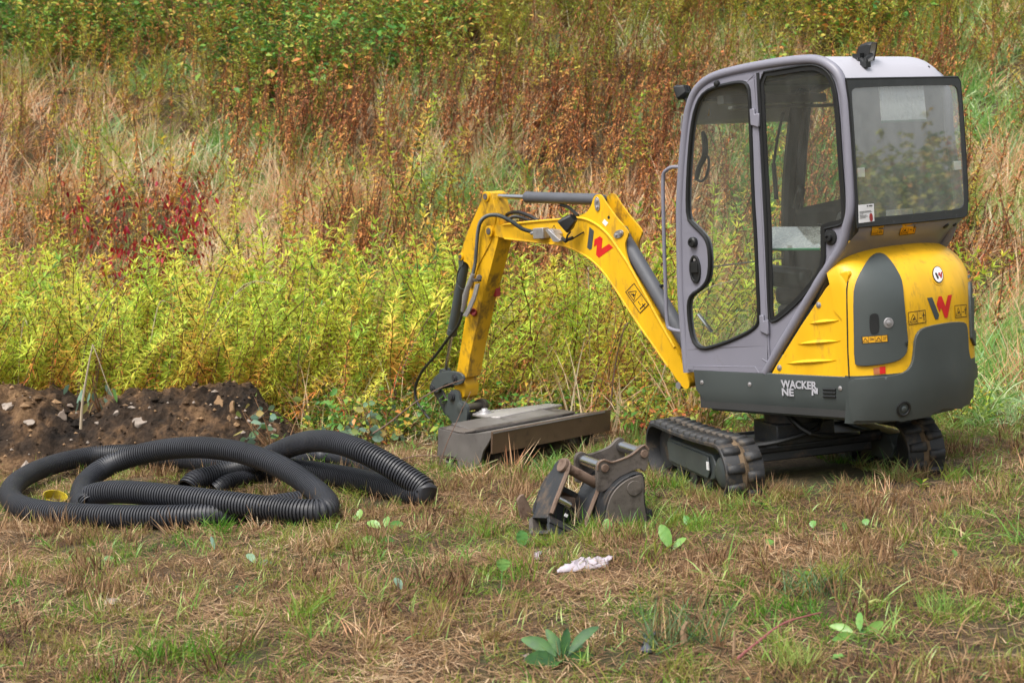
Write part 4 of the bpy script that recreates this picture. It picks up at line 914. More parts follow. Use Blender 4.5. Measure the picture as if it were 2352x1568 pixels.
# grading bucket on the hitch
NYb, FYb = .80, -.20
spO = [(540, 760), (620, 775), (700, 798), (800, 828), (920, 843), (1100, 830), (1345, 805), (1320, 890), (1280, 970), (1205, 1090), (1165, 1240), (1120, 1320), (1050, 1392), (850, 1395), (825, 1250), (800, 1185), (700, 1170), (530, 1155)]
spP = [on(ZN(*p), 'y', NYb) for p in spO]
mb = MB(); mb.ext(spP, (0, -.018, 0)); gb = P('grading_bucket', mb, GRB, bev=.003); gb['label'] = 'wide worn steel grading bucket resting on the ground'
mb = MB(); mb.ext([Vector((p.x, FYb + .018, p.z)) for p in spP], (0, -.018, 0)); P('bucket_side', mb, BKT, gb, bev=.003)
F_ = {k: on(ZN(*p), 'y', NYb) for k, p in dict(tl=(560, 768), tm=(920, 843), tr=(1345, 805), bl=(530, 1150), bb=(850, 1392), fr=(1320, 900)).items()}
def sheet(pts, name, th, mat, y0=NYb - .004, y1=FYb + .004):
    mb = MB(); q = [Vector((p.x, y0, p.z)) for p in pts]; n_ = []
    for i in range(len(q)):
        t = (q[min(i + 1, len(q) - 1)] - q[max(0, i - 1)]).normalized(); n_.append(Vector((-t.z, 0, t.x)))
    mb.ext(q + [p + a * th for p, a in reversed(list(zip(q, n_)))], (0, y1 - y0, 0)); return P(name, mb, mat, gb, bev=.003)
sheet([F_['tm'], F_['tl'], F_['bl'], F_['bl'].lerp(F_['bb'], .6), F_['bb']], 'bucket_shell', .014, BKT)
sheet([F_['tm'] + ZV * -.004, F_['tl'].lerp(F_['tm'], .0) + ZV * .012], 'top_plate', .014, GRB, NYb - .10, FYb + .12)
q0, q1 = F_['tr'], F_['tr'] + Vector((.02, 0, -.15)); sheet([q0, q1], 'cutting_edge', .016, paint('blade_steel', (.16, .105, .07), .45, (.06, .045, .035), .4, 7, .3, metal=.3, var=.2), NYb + .002, FYb - .05)
sheet([F_['tm'].lerp(F_['tr'], .05) - ZV * .006, q0 - ZV * .004], 'lip_plate', .012, GRB)
mp_ = [on(ZN(*p), 'y', .34) for p in ((1085, 605), (1120, 560), (1250, 545), (1700, 590), (1740, 640), (1100, 728))]
c0 = on(ZN(1230, 575), 'y', .26); tz = max(F_['tl'].z, F_['tr'].z) + .02
pl = [Vector((c0.x + dx, dy + .2, 0)) for dx, dy in ((.07, .12), (.09, -.04), (.0, -.20), (-.06, -.46), (-.22, -.48), (-.25, .0), (-.27, .14), (-.22, .17))]; tz -= .034
mb = MB(); mb.ext([Vector((p.x, p.y, tz)) for p in pl], (0, 0, .02)); P('mounting_plate', mb, paint('lit_plate_steel', (.38, .36, .35), .42, (.14, .12, .10), .4, 8, .4, metal=.2), gb, bev=.006)  # paler steel, the light on the plate's top put into its colour
mb = MB(); mb.lathe(Vector((c0.x, c0.y, tz + .02)), ZV, [(.065, 0), (.062, .008), (.042, .009), (.040, .018), (.026, .02), (.02, .032)], 26); P('swivel_bolt', mb, STL, gb)
# ================================================================== SOIL HEAP
def crest_at(px, py, y=12.3):
    d = rayw((px, py)); t = y / d.y; q = CAM + d * t; return q.x, q.z
CR = [crest_at(*p) for p in ((-320, 870), (-150, 872), (0, 876), (90, 880), (150, 900), (190, 935), (240, 915), (300, 900), (400, 896), (500, 892), (580, 915), (640, 955), (700, 1000), (760, 1045))]
def mound_h(x, y):
    if x < CR[0][0] - 1 or x > CR[-1][0]: return 0.0
    z = None
    if x <= CR[0][0]: z = CR[0][1] - .0
    for (x0, z0), (x1, z1) in zip(CR, CR[1:]):
        if x0 <= x <= x1: z = z0 + (z1 - z0) * (x - x0) / (x1 - x0)
    if z is None: return 0.0
    if x <= CR[0][0]: z -= (CR[0][0] - x) * .4
    h = max(0, z - gz(x, 12.3)); u = (y - 12.3) / (.80 if y < 12.3 else .7)
    if abs(u) >= 1: return 0.0
    b = (1 - u * u) ** 1.3; v = Vector((x, y, 0))
    n = .13 * noise.noise(v * 2.0) + .11 * abs(noise.noise(v * 4.3)) + .09 * abs(noise.noise(v * 8.7)) + .05 * abs(noise.noise(v * 18)) + .025 * abs(noise.noise(v * 37)) - .05
    e = min(1, (CR[-1][0] - x) / .5)
    return h * b + n * min(1, b * 2.2) * max(0, e)
def surf(x, y): return gz(x, y) + mound_h(x, y)
def surf_at(p, h=0.0):
    d = rayw(p); t = 4.0
    while t < 40:
        q = CAM + d * t
        if q.z < surf(q.x, q.y) + h: break
        t += .03
    return CAM + d * (t - .015)
m, n, out = new_mat('heap_soil')
b = n.nodes.new('ShaderNodeBsdfPrincipled'); b.inputs['Roughness'].default_value = .95; b.inputs['Specular IOR Level'].default_value = .2; n.links.new(b.outputs[0], out.inputs[0]); g = n.nodes.new('ShaderNodeNewGeometry')
def nzt(sc, det, r=.65):
    t = n.nodes.new('ShaderNodeTexNoise'); t.inputs['Scale'].default_value = sc; t.inputs['Detail'].default_value = det; t.inputs['Roughness'].default_value = r
    n.links.new(g.outputs['Position'], t.inputs['Vector']); return t
t1 = nzt(2.6, 6); t2 = nzt(40, 8, .8)
r1 = ramp(n, [(.38, (.022, .017, .014)), (.50, (.06, .040, .027)), (.57, (.15, .09, .05)), (.68, (.27, .165, .085))], t1.outputs[0])
r2 = ramp(n, [(.3, (.35, .35, .35)), (.7, (1.5, 1.5, 1.5))], t2.outputs[0])
mx = n.nodes.new('ShaderNodeMix'); mx.data_type = 'RGBA'; mx.blend_type = 'MULTIPLY'; mx.inputs[0].default_value = 1
n.links.new(r1.outputs[0], mx.inputs[6]); n.links.new(r2.outputs[0], mx.inputs[7]); n.links.new(mx.outputs[2], b.inputs['Base Color'])
bp = n.nodes.new('ShaderNodeBump'); bp.inputs['Distance'].default_value = .02; n.links.new(t2.outputs[0], bp.inputs['Height']); n.links.new(bp.outputs[0], b.inputs['Normal'])
SOIL = m
xs = np.arange(CR[0][0] - 1, CR[-1][0] + .03, .03); ys = np.arange(11.13, 13.03, .03)
vs = []
for y in ys:
    for x in xs:
        h = mound_h(x, y); vs.append((x, y, gz(x, y) + (h if h > .004 else -.05)))
nx = len(xs); fs = [(j * nx + i, j * nx + i + 1, (j + 1) * nx + i + 1, (j + 1) * nx + i) for j in range(len(ys) - 1) for i in range(nx - 1)]
me = bpy.data.meshes.new('soil_heap'); me.from_pydata(vs, [], fs); me.materials.append(SOIL)
o = bpy.data.objects.new('soil_heap', me); COL.objects.link(o); tag(o, 'long heap of dark dug soil behind the black coiled pipe', 'soil heap')

def rock(px, py, w, hgt, mat, label, name='stone', cat='stone', seed=0, sink=.3, group='stones on the soil heap'):
    p = surf_at(ZP(px, py)); dist = p.y; s_ = w * .44 / FPX * dist / 2; hz = hgt * .44 / FPX * dist / 2
    bm = bmesh.new(); bmesh.ops.create_icosphere(bm, subdivisions=4, radius=1)
    rr = random.Random(seed); cuts = [(Vector((rr.uniform(-1, 1), rr.uniform(-1, 1), rr.uniform(-.6, 1))).normalized(), rr.uniform(.42, .78)) for _ in range(13)]
    for v in bm.verts:
        c = v.co.copy()
        for nn, dd in cuts:
            k = c.dot(nn)
            if k > dd: c -= nn * (k - dd) * .97
        c += c.normalized() * (.13 * noise.noise(c * 1.6 + Vector((seed, 0, 0))) + .06 * noise.noise(c * 4 + Vector((0, seed, 0))) + .03 * noise.noise(c * 11))
        v.co = Vector((c.x * s_, c.y * s_ * .9, c.z * hz))
    me = bpy.data.meshes.new(name); bm.to_mesh(me); bm.free(); me.materials.append(mat); me.polygons.foreach_set('use_smooth', [True] * len(me.polygons))
    o = bpy.data.objects.new(name, me); COL.objects.link(o); o.location = p + Vector((0, .0, -hz * .15)); o.rotation_euler = (rr.uniform(-.3, .3), rr.uniform(-.3, .3), rr.uniform(0, 6)); tag(o, label, cat, group); return o
PALE = paint('pale_stone', (.22, .17, .135), .8, (.2, .15, .11), .35, 8, .7, var=.2)
rock(1145, 138, 100, 150, CLAY, 'tall ochre clod standing on the crest of the soil heap', 'clay_clod', 'clod', 1)
rock(1212, 150, 60, 90, CLAY, 'smaller ochre clod leaning on the tall one on the soil heap', 'clay_clod', 'clod', 2)
rock(1335, 205, 90, 42, PALE, 'flat pale stone right of the tall ochre clod', seed=3)
rock(1268, 290, 55, 36, STONE, 'small stone low on the heap just above the top of the pipe arch', seed=4)
rock(1195, 218, 44, 52, CLAY, 'little ochre lump below the tall clod', 'clay_clod', 'clod', 5)
rock(1232, 245, 40, 34, CLAY, 'round brown lump between tall clod and flat pale stone', 'clay_clod', 'clod', 6)
rock(692, 158, 80, 34, STONE, 'long flat stone near the top of the heap, left of its middle', seed=7)
rock(655, 150, 30, 28, PALE, 'small white chip beside the long flat stone', seed=17)
rock(722, 228, 112, 76, STONE, 'broad brown grey slab of stone in the middle of the heap', seed=8)
rock(365, 146, 46, 20, PALE, 'thin pale stone at the top of the notch in the heap', seed=9)
rock(322, 200, 92, 96, PALE, 'large pale stone slab tilted in the notch of the heap', seed=10)
rock(150, 232, 100, 40, STONE, 'flat stone half buried in the left part of the heap', seed=11)
rock(30, 150, 110, 80, STONE, 'big dark stone at the far left end of the heap', seed=12)
rock(610, 185, 50, 34, STONE, 'rounded stone left of the long flat stone', seed=13)
rock(508, 240, 44, 28, STONE, 'small grey stone left of the broad slab', seed=14)
rock(1300, 232, 50, 30, STONE, 'small stone tucked under the flat pale stone', seed=15)
rock(1430, 275, 44, 26, PALE, 'broken white chip at the right end of the heap', seed=16)
# crumbs of soil: uncountable
mb = MB(); rr = random.Random(5)
for i in range(1300):
    x = rr.uniform(CR[0][0], CR[-1][0] + .1); y = rr.uniform(11.2, 12.3); s_ = rr.uniform(.004, .018) * (1 if rr.random() < .9 else rr.uniform(1.5, 3.4))
    if mound_h(x, y) < .01 and rr.random() < .7: continue
    c = Vector((x, y, surf(x, y) + s_ * .3)); q = [Vector((rr.uniform(.6, 1.2) * a, rr.uniform(.6, 1.2) * b_, rr.uniform(.5, 1.1) * d_)) * s_ for a, b_, d_ in ((1, 0, 0), (0, 1, 0), (-1, 0, 0), (0, -1, 0), (0, 0, 1), (0, 0, -1))]
    mb.add([c + v for v in q], [(0, 1, 4), (1, 2, 4), (2, 3, 4), (3, 0, 4), (1, 0, 5), (2, 1, 5), (3, 2, 5), (0, 3, 5)], rr.choice((0, 0, 0, 0, 0, 0, 1, 1, 2)))
o = mb.build('soil_crumbs', [SOIL, CLAY, STONE]); tag(o, kind='stuff')

# ================================================================== CORRUGATED PIPES
def resample(pts, step):
    pts = smoothc(pts, 14); out = [pts[0]]; acc = 0
    for a, b_ in zip(pts, pts[1:]):
        seg = (b_ - a).length
        while acc + seg >= step:
            t = (step - acc) / seg; a = a.lerp(b_, t); out.append(a.copy()); seg = (b_ - a).length; acc = 0
        acc += seg
    return out
def corr(ctrl, r, name, label, pitch=.0200, mat=PIPE, group=None):
    pts = [ground_at(ZP(x, y), h) for x, y, h in ctrl]
    # even out the depth jitter the sight-line marching leaves
    for _ in range(2): pts = [pts[0]] + [pts[i] * .6 + (pts[i - 1] + pts[i + 1]) * .2 if 1 < i < len(pts) - 2 else pts[i] for i in range(1, len(pts) - 1)] + [pts[-1]]
    fine = resample(pts, pitch / 12); keep = (0, 6, 7, 11); path = [q for i, q in enumerate(fine) if i % 12 in keep]; rs = [r * {0: 1.03, 6: 1.03, 7: .88, 11: .88}[i % 12] for i in range(len(fine)) if i % 12 in keep]
    mb = MB(); mb.tube(path, rs, 20, caps=False); o = mb.build(name, mat, ang=33)
    e = MB(); e.tube([path[0], path[min(6, len(path) - 1)]], r * .9, 16)
    return o, path
c1 = [(1560, 655, .055), (1400, 680, .06), (1250, 706, .065), (1080, 726, .07), (900, 735, .07), (600, 730, .07), (300, 716, .07), (150, 700, .07), (62, 668, .08), (26, 615, .09), (60, 555, .10), (150, 495, .11), (300, 440, .12), (480, 402, .12), (680, 385, .12), (900, 420, .11), (1100, 446, .10), (1350, 470, .10), (1600, 476, .10), (1850, 525, .08), (2050, 578, .07), (2180, 612, .07), (2252, 618, .07), (2235, 590, .09), (2160, 545, .14), (2040, 462, .23), (1900, 382, .32), (1760, 328, .36), (1640, 320, .34), (1540, 345, .28), (1440, 395, .20), (1350, 445, .14), (1230, 490, .09), (1100, 512, .08), (1020, 540, .07), (975, 585, .03)]
c2 = [(470, 690, .05), (430, 660, .06), (412, 615, .07), (425, 560, .10), (490, 485, .15), (650, 412, .22), (850, 366, .28), (1050, 354, .31), (1230, 375, .30), (1400, 428, .25), (1520, 490, .19), (1620, 565, .13), (1700, 635, .09), (1738, 680, .07), (1700, 712, .07), (1600, 705, .08), (1450, 690, .09), (1200, 660, .13), (900, 620, .17), (720, 600, .18), (590, 592, .18), (510, 600, .17), (470, 625, .14), (480, 665, .10)]
MM_ = []
o1, p1 = corr(c1, .068, 'corrugated_pipe', '')
tag(o1, 'black corrugated drain pipe lying in the widest loop and arching up at the right', 'pipe', 'black corrugated drain pipes')
o2, p2 = corr(c2, .068, 'corrugated_pipe', '')
tag(o2, 'black corrugated drain pipe bent in a hairpin, its long arch crossing over the wide loop', 'pipe', 'black corrugated drain pipes')
o3, p3 = corr([(1130, 590, .01), (1190, 548, .05), (1320, 515, .055), (1480, 470, .06), (1580, 418, .06), (1690, 396, .06), (1820, 418, .06), (1960, 480, .05), (2060, 535, .03)], .050, 'corrugated_pipe', '', .0155)
tag(o3, 'thin grey corrugated pipe lying behind the two thick black ones', 'pipe', 'black corrugated drain pipes')
# yellow ring of pipe
c = ground_at(ZP(285, 640), .03); mb = MB(); R0 = .078; vs = []; fs = []
tt = np.linspace(-2.9, 2.75, 34); ax_ = Vector((.25, -.25, .93)).normalized(); u = ax_.orthogonal().normalized(); w = ax_.cross(u)
for t in tt:
    d = (u * math.cos(t) + w * math.sin(t))
    for r_, z in ((R0, -.03), (R0, .03), (R0 - .005, .03), (R0 - .005, -.03)): vs.append(c + d * r_ + ax_ * z)
for i in range(len(tt) - 1): fs += [(i * 4 + k, i * 4 + (k + 1) % 4, i * 4 + 4 + (k + 1) % 4, i * 4 + 4 + k) for k in range(4)]
fs += [(0, 1, 2, 3), tuple(len(vs) - 4 + k for k in (3, 2, 1, 0))]
mb.add(vs, fs); tag(mb.build('pipe_offcut', YPIPE, fix=True), 'short yellow plastic pipe ring lying inside the left loop of black pipe', 'pipe offcut')

# ================================================================== LOOSE BUCKETS
def at_root(name, loc, label, cat, group=None): return empty(name, loc, label, cat, group)
A_ = Vector((.36, -.93, 0)).normalized(); P0 = ground_at(ZK(1480, 1350)) + Vector((0, 0, -.01))
BR = at_root('digging_bucket', P0, 'loose steel digging bucket on its back edge, two bright pins between its ears', 'excavator bucket', 'loose excavator attachments')
def PB(mb, name, mat, root, **k):
    mb.v = [tuple(Vector(v) - root.location) for v in mb.v]; return mb.build(name, mat, root, **k)
def kp(pts, off, P=P0, N=A_): return [onpl(ZK(*p), P, N) + N * off for p in pts]
sh = [(1190, 1450), (1195, 1200), (1215, 1080), (1250, 970), (1300, 880), (1380, 790), (1480, 712), (1600, 656), (1690, 632), (1742, 665), (1762, 760), (1762, 900), (1768, 1050), (1790, 1180), (1770, 1450)]
mb = MB(); q = kp(sh, 0); mb.ext(smoothc(q, 2, True), -A_ * .35); PB(mb, 'bucket_shell', BKTB, BR, bev=.004)
mb = MB(); q = smoothc(kp(sh, 0), 2, True); mb.ext(inset(q, .012, A_), A_ * .012); PB(mb, 'side_plate', BKT, BR, bev=.003)
mb = MB(); cc_ = onpl(ZK(1600, 840), P0, A_); s1 = A_.cross(ZV).normalized(); mb.ext([cc_ + A_ * .012 + s1 * (.042 * math.cos(t)) + ZV * (.040 * math.sin(t)) for t in np.linspace(0, 6.283, 18, endpoint=False)], A_ * .006); PB(mb, 'wear_disc', BKT, BR, bev=.002)
ear = [(1170, 900), (1162, 700), (1160, 570), (1190, 505), (1250, 480), (1305, 492), (1345, 512), (1450, 488), (1600, 428), (1680, 372), (1745, 300), (1800, 276), (1850, 305), (1866, 380), (1850, 560), (1805, 640), (1760, 600), (1690, 610), (1600, 650), (1480, 705), (1380, 785), (1300, 875), (1240, 910)]
for off in (-.045, -.33):
    mb = MB(); mb.ext(smoothc(kp(ear, off), 2, True), -A_ * .028); PB(mb, 'ear_plate', [BKT], BR, bev=.004)
rim = smoothc(kp([(1162, 620), (1175, 530), (1250, 480), (1345, 512), (1450, 488), (1600, 428), (1690, 365), (1800, 278), (1862, 340)], -.046), 3); mb = MB(); mb.tube(rim, .0065, 6); PB(mb, 'worn_rim', RUST, BR)
for (x, y) in ((1262, 590), (1800, 392)):
    a = onpl(ZK(x, y), P0, A_); mb = MB(); mb.cyl(a - A_ * .07, a - A_ * .335, .030, 20); PB(mb, 'pin', CHR, BR); mb = MB(); mb.cyl(a - A_ * .036, a - A_ * .05, .022, 16); PB(mb, 'pin_boss', RUST, BR, bev=.003)
mb = MB(); a = kp([(1700, 1300), (1880, 1150), (1895, 1280), (1840, 1420)], -.02); mb.ext(a, -A_ * .3); PB(mb, 'tooth_edge', BKTB, BR)
# second bucket, tipped
Wv = Vector((.168, .09, -.105)); Wn = Wv.normalized(); Q0 = ground_at(ZK(450, 1330)) + Vector((0, -.36, .055))
BL = at_root('narrow_bucket', Q0, 'loose narrow bucket tipped on its side, a rusty pin between two scraped plates', 'excavator bucket', 'loose excavator attachments')
lp_ = [(520, 520), (570, 470), (645, 450), (698, 492), (684, 600), (606, 800), (528, 1000), (462, 1180), (400, 1208), (238, 1195), (222, 1120), (262, 1000), (330, 850), (380, 760), (430, 660), (490, 590)]
pl_ = smoothc(kp(lp_, 0, Q0, Wn), 2, True)
mb = MB(); mb.ext(pl_, Wn * .022); PB(mb, 'ear_plate', BKTB, BL, bev=.004)
mb = MB(); mb.ext(shift(pl_, Wv), Wn * .022); PB(mb, 'ear_plate', BKTB, BL, bev=.004)
edge = smoothc(kp([(570, 470), (645, 450), (698, 492), (684, 600), (606, 800), (528, 1000), (462, 1180)], .011, Q0, Wn), 3)
for k_ in (0, 1): mb = MB(); mb.tube(shift(edge, Wv * k_), .0125, 6); PB(mb, 'worn_rim', RUST, BL)
a = kp([(655, 545)], 0, Q0, Wn)[0]; mb = MB(); mb.cyl(a, a + Wv, .027, 18); PB(mb, 'pin', RUST, BL); mb = MB(); mb.cyl(a - Wn * .02, a, .038, 18); PB(mb, 'pin_boss', RUST, BL, bev=.003)
a = kp([(500, 960)], 0, Q0, Wn)[0]; mb = MB(); mb.cyl(a + Wn * .02, a + Wv * .52, .022, 16); PB(mb, 'pin', CHR, BL)
def strip(p, q, th, name, mat, k0=0.0, k1=1.0):
    a, b_ = kp([p, q], 0, Q0, Wn); d = (b_ - a).normalized(); n_ = Wn.cross(d).normalized() * th
    mb = MB(); mb.ext([a + Wv * k0, b_ + Wv * k0, b_ + n_ + Wv * k0, a + n_ + Wv * k0], Wv * (k1 - k0)); return PB(mb, name, mat, BL, bev=.003)
strip((340, 860), (250, 1180), .02, 'back_plate', BKTB, 0, 1.0); strip((430, 700), (340, 860), .02, 'back_plate', BKTB, 0, 1.0); strip((235, 1195), (440, 1200), .022, 'base_plate', BKTB, 0, 1.08); strip((440, 1200), (455, 1300), .02, 'base_plate', BKTB, .02, 1.05)
strip((222, 1230), (230, 1450), .03, 'base_plate', BKT, 0, 1.1); strip((230, 1420), (440, 1420), .02, 'base_plate', BKTB, 0, 1.1); strip((440, 1300), (450, 1430), .02, 'base_plate', BKTB, .02, 1.05)
strip((480, 900), (400, 1180), .012, 'rib', BKTB, .55, .60)
mb = MB(); q = kp([(400, 830), (470, 800), (430, 930)], .0, Q0, Wn); mb.ext([q[0] + Wv * .3, q[1] + Wv * .35, q[1] + Wv * .75, q[2] + Wv * .8, q[0] + Wv * .5], Wn * .01); PB(mb, 'muddy_plate', RUST, BL)
pc = ground_at(ZK(110, 1300)); Nv = Vector((.35, -.93, 0)); mb = MB(); mb.ext([onpl(ZK(*p), pc, Nv) for p in ((15, 1010), (60, 945), (110, 930), (140, 985), (215, 1140), (212, 1400), (95, 1360), (50, 1180))], Nv * -.02); PB(mb, 'cutting_edge', RUST, BL, bev=.004)
mb = MB(); mb.box(kp([(500, 1120)], .0, Q0, Wn)[0] + Wv * .42, (.022, .002, .016), Wn.to_track_quat('X', 'Z').to_matrix()); PB(mb, 'paint_tick', WHT, BL)

# ================================================================== LITTER
ZG = lambda x, y: (1129 + x * .2922, 1110.1 + y * .2922)
def crumple(f, quad, mat, name, label, cat, seed=0, amp=.03, nu=22, nv=9):
    P4 = [ground_at(f(*p)) for p in quad]; vs = []
    for j in range(nv + 1):
        for i in range(nu + 1):
            u, v = i / nu, j / nv; p = (P4[0] * (1 - u) + P4[1] * u) * (1 - v) + (P4[3] * (1 - u) + P4[2] * u) * v
            k = math.sin(math.pi * v) ** .6; e = Vector((u * 6, v * 3, seed))
            z = amp * (.9 * abs(noise.noise(e * .9)) + .8 * abs(noise.noise(e * 2.3)) + .4) * k
            p = p + Vector((.02 * noise.noise(e * 1.7), .02 * noise.noise(e * 1.9 + Vector((5, 5, 5))), z + .008)); vs.append(p)
    mb = MB(); mb.add(vs, [(j * (nu + 1) + i, j * (nu + 1) + i + 1, (j + 1) * (nu + 1) + i + 1, (j + 1) * (nu + 1) + i) for j in range(nv) for i in range(nu)])
    o = mb.build(name, mat, ang=50); m_ = o.modifiers.new('t', 'SOLIDIFY'); m_.thickness = .002; tag(o, label, cat); return o
crumple(ZG, [(520, 715), (930, 665), (965, 600), (650, 650)], PLAS, 'plastic_sheet', 'crumpled white plastic sheet on the dry grass below the loose buckets', 'litter', 1, .035)
crumple(ZG, [(330, 610), (380, 605), (385, 550), (345, 560)], PLAS, 'plastic_scrap', 'small white plastic scrap left of the crumpled sheet', 'litter', 2, .02, 8, 5)
crumple(ZG, [(250, 1415), (325, 1412), (320, 1385), (255, 1386)], STONE, 'plastic_scrap', 'flat grey scrap beside the big dock plant at the bottom edge', 'litter', 3, .02, 8, 5)
ZL = lambda x, y: (x * .5, 1166.6 + y * .5)
crumple(ZL, [(480, 446), (540, 447), (538, 430), (485, 430)], STONE, 'plastic_scrap', 'flat grey scrap in front of the cut brown rush tuft', 'litter', 4, .02, 8, 5)
crumple(ZG, [(1160, 1330), (1250, 1350), (1290, 1180), (1220, 1200)], paint('slate_plastic', (.09, .10, .13), .4, None, .1), 'grey_scrap', 'dark grey flake of plastic standing in the rush tuft', 'litter', 5, .03, 8, 5)
# ================================================================== PLANTS: materials
G = lambda *c: tuple(c)
M_GOLD = leafmat('goldenrod_leaf', [(0, (.50, .14, .05)), (.18, (.72, .34, .08)), (.34, (.66, .54, .09)), (.56, (.54, .60, .08)), (.80, (.36, .50, .06)), (1, (.08, .22, .04))], .35, wn=.45, wscale=.9, wrand=.75, wtone=.7)
M_GOLDR = leafmat('reddening_leaf', [(0, (.30, .03, .02)), (.3, (.55, .13, .05)), (.6, (.62, .32, .08)), (1, (.40, .40, .06))], .3, wtone=.8)
M_STEM = leafmat('weed_stem', [(0, (.045, .018, .012)), (.5, (.15, .075, .035)), (1, (.26, .17, .09))], 0, .7)
M_DRY = leafmat('dry_brown_leaf', [(0, (.045, .018, .012)), (.28, (.26, .09, .04)), (.52, (.46, .19, .07)), (.78, (.62, .28, .08)), (1, (.56, .42, .12))], .15, .7, wn=.5, wscale=.35)
M_STRAW = leafmat('straw_blade', [(0, (.30, .12, .06)), (.35, (.64, .36, .20)), (.7, (.72, .53, .35)), (1, (.8, .68, .50))], .25, .6, wn=.4, wscale=.4)
M_GRASS = leafmat('grass_blade', [(0, (.46, .40, .16)), (.25, (.34, .42, .12)), (.6, (.16, .32, .06)), (1, (.10, .26, .08))], .35, .42, wn=.45, wscale=.45, spec=.6)
M_PALEG = leafmat('pale_grass_blade', [(0, (.52, .52, .30)), (.4, (.36, .50, .24)), (1, (.20, .42, .20))], .35, .4, spec=.6)
M_BRAM = leafmat('bramble_leaf', [(0, (.55, .13, .06)), (.16, (.58, .26, .07)), (.28, (.34, .36, .05)), (.50, (.10, .24, .035)), (1, (.02, .10, .025))], .28, .42, wn=.8, wscale=1.1, wtone=.6)
M_OLIVE = leafmat('olive_leaf', [(0, (.34, .12, .04)), (.3, (.46, .30, .06)), (.6, (.36, .36, .05)), (1, (.14, .22, .03))], .28, .5, wn=.5, wscale=.4)
M_LAWN = leafmat('lawn_blade', [(0, (.30, .17, .08)), (.25, (.40, .27, .13)), (.42, (.33, .35, .06)), (.65, (.17, .34, .03)), (1, (.05, .23, .02))], .3, .5, .84, wn=.95, wscale=.9, wrand=.35, wtone=.45)
M_THATCH = leafmat('thatch', [(0, (.045, .024, .014)), (.35, (.19, .10, .05)), (.7, (.42, .26, .13)), (1, (.66, .48, .30))], .12, .7, .92, wn=.5, wscale=1.2, wtone=.8)
M_DOCK = leafmat('dock_leaf', [(0, (.26, .42, .10)), (.5, (.16, .34, .08)), (1, (.09, .25, .06))], .3, .35, 1.1, spec=.5, wn=.5, wscale=22)
M_DOCKD = leafmat('dark_dock_leaf', [(0, (.07, .19, .035)), (.5, (.035, .11, .035)), (1, (.12, .27, .04))], .25, .55, .9, spec=.55, wn=.5, wscale=22)
M_RED = leafmat('crimson_leaf', [(0, (.22, .006, .02)), (.5, (.48, .02, .04)), (.8, (.36, .05, .03)), (1, (.34, .14, .03))], .3, .5, 1.0, wtone=.9, wrand=.05, wn=.05)
M_SILV = leafmat('grey_green_leaf', [(0, (.14, .24, .18)), (.4, (.24, .36, .27)), (.7, (.12, .24, .06)), (1, (.36, .28, .10))], .25, .4, 1.0, wtone=.9, wrand=.05, wn=.05)
M_RUSH = leafmat('rush_blade', [(0, (.36, .24, .12)), (.3, (.10, .17, .07)), (1, (.05, .12, .05))], .15, .45, wtone=.9, wn=.1)
M_CANE = TWIG

class PM(MB):
    """mesh builder that stores one tone number per vertex"""
    def __init__(s): super().__init__(); s.t = []
    def addt(s, vs, fs, tone, mi=0): s.add(vs, fs, mi); s.t += [tone] * len(vs)
    def leaf(s, base, d, up, ln, w, tone, droop=.3, mi=0, seg=3, prof=(.35, 1, .75, 0), fold=0.0):
        d = d.normalized(); side = d.cross(up)
        if side.length < 1e-4: side = Vector((1, 0, 0))
        side.normalize(); nrm = side.cross(d).normalized(); vs = []; fs = []; p = base.copy(); dd = d.copy()
        for i in range(seg + 1):
            k = prof[min(i, len(prof) - 1)] if seg + 1 == len(prof) else math.sin(math.pi * (.12 + .88 * i / seg)) ** .8
            if i == seg: vs.append(p.copy())
            else:
                if fold: vs += [p - side * w / 2 * k + nrm * w * fold * k, p + side * w / 2 * k + nrm * w * fold * k]
                else: vs += [p - side * w / 2 * k, p + side * w / 2 * k]
            dd = (dd - Vector((0, 0, 1)) * droop / seg).normalized(); p = p + dd * ln / seg
        for i in range(seg - 1): fs.append((2 * i, 2 * i + 1, 2 * i + 3, 2 * i + 2))
        fs.append((2 * seg - 2, 2 * seg - 1, 2 * seg)); s.addt(vs, fs, tone, mi)
    def stick(s, path, r, tone, mi=0, n=3):
        k = len(s.v); s.tube(path, r, n, caps=False, mi=mi); s.t += [tone] * (len(s.v) - k)
    def oval(s, base, d, up, ln, w, tone, mi=0, curl=.2, wave=0.0, rings=(.0, .25, .55, .8, 1)):
        d = d.normalized(); side = d.cross(up); side = side.normalized() if side.length > 1e-4 else Vector((1, 0, 0)); nrm = side.cross(d).normalized()
        vs = []; fs = []; n = len(rings)
        for i, u in enumerate(rings):
            wd = w / 2 * math.sin(math.pi * min(1, (u * .93 + .035))) ** .75; c = base + d * ln * u - ZV * curl * ln * u * u
            wv = wave * w * math.sin(i * 2.4 + tone * 9)
            vs += [c - side * wd + nrm * (.22 * wd + wv), c, c + side * wd + nrm * (.22 * wd - wv)]
        for i in range(n - 1): fs += [(3 * i, 3 * i + 1, 3 * i + 4, 3 * i + 3), (3 * i + 1, 3 * i + 2, 3 * i + 5, 3 * i + 4)]
        s.addt(vs, fs, tone, mi)
    def obj(s, name, mats):
        me = s.mesh(name, mats); a = me.attributes.new('tone', 'FLOAT', 'POINT'); a.data.foreach_set('value', s.t)
        me.polygons.foreach_set('use_smooth', [True] * len(me.polygons)); return bpy.data.objects.new(name, me)
def rnd(a, b_): return random.uniform(a, b_)
def rdir(el): a = rnd(0, 6.283); return Vector((math.cos(a) * math.cos(el), math.sin(a) * math.cos(el), math.sin(el)))
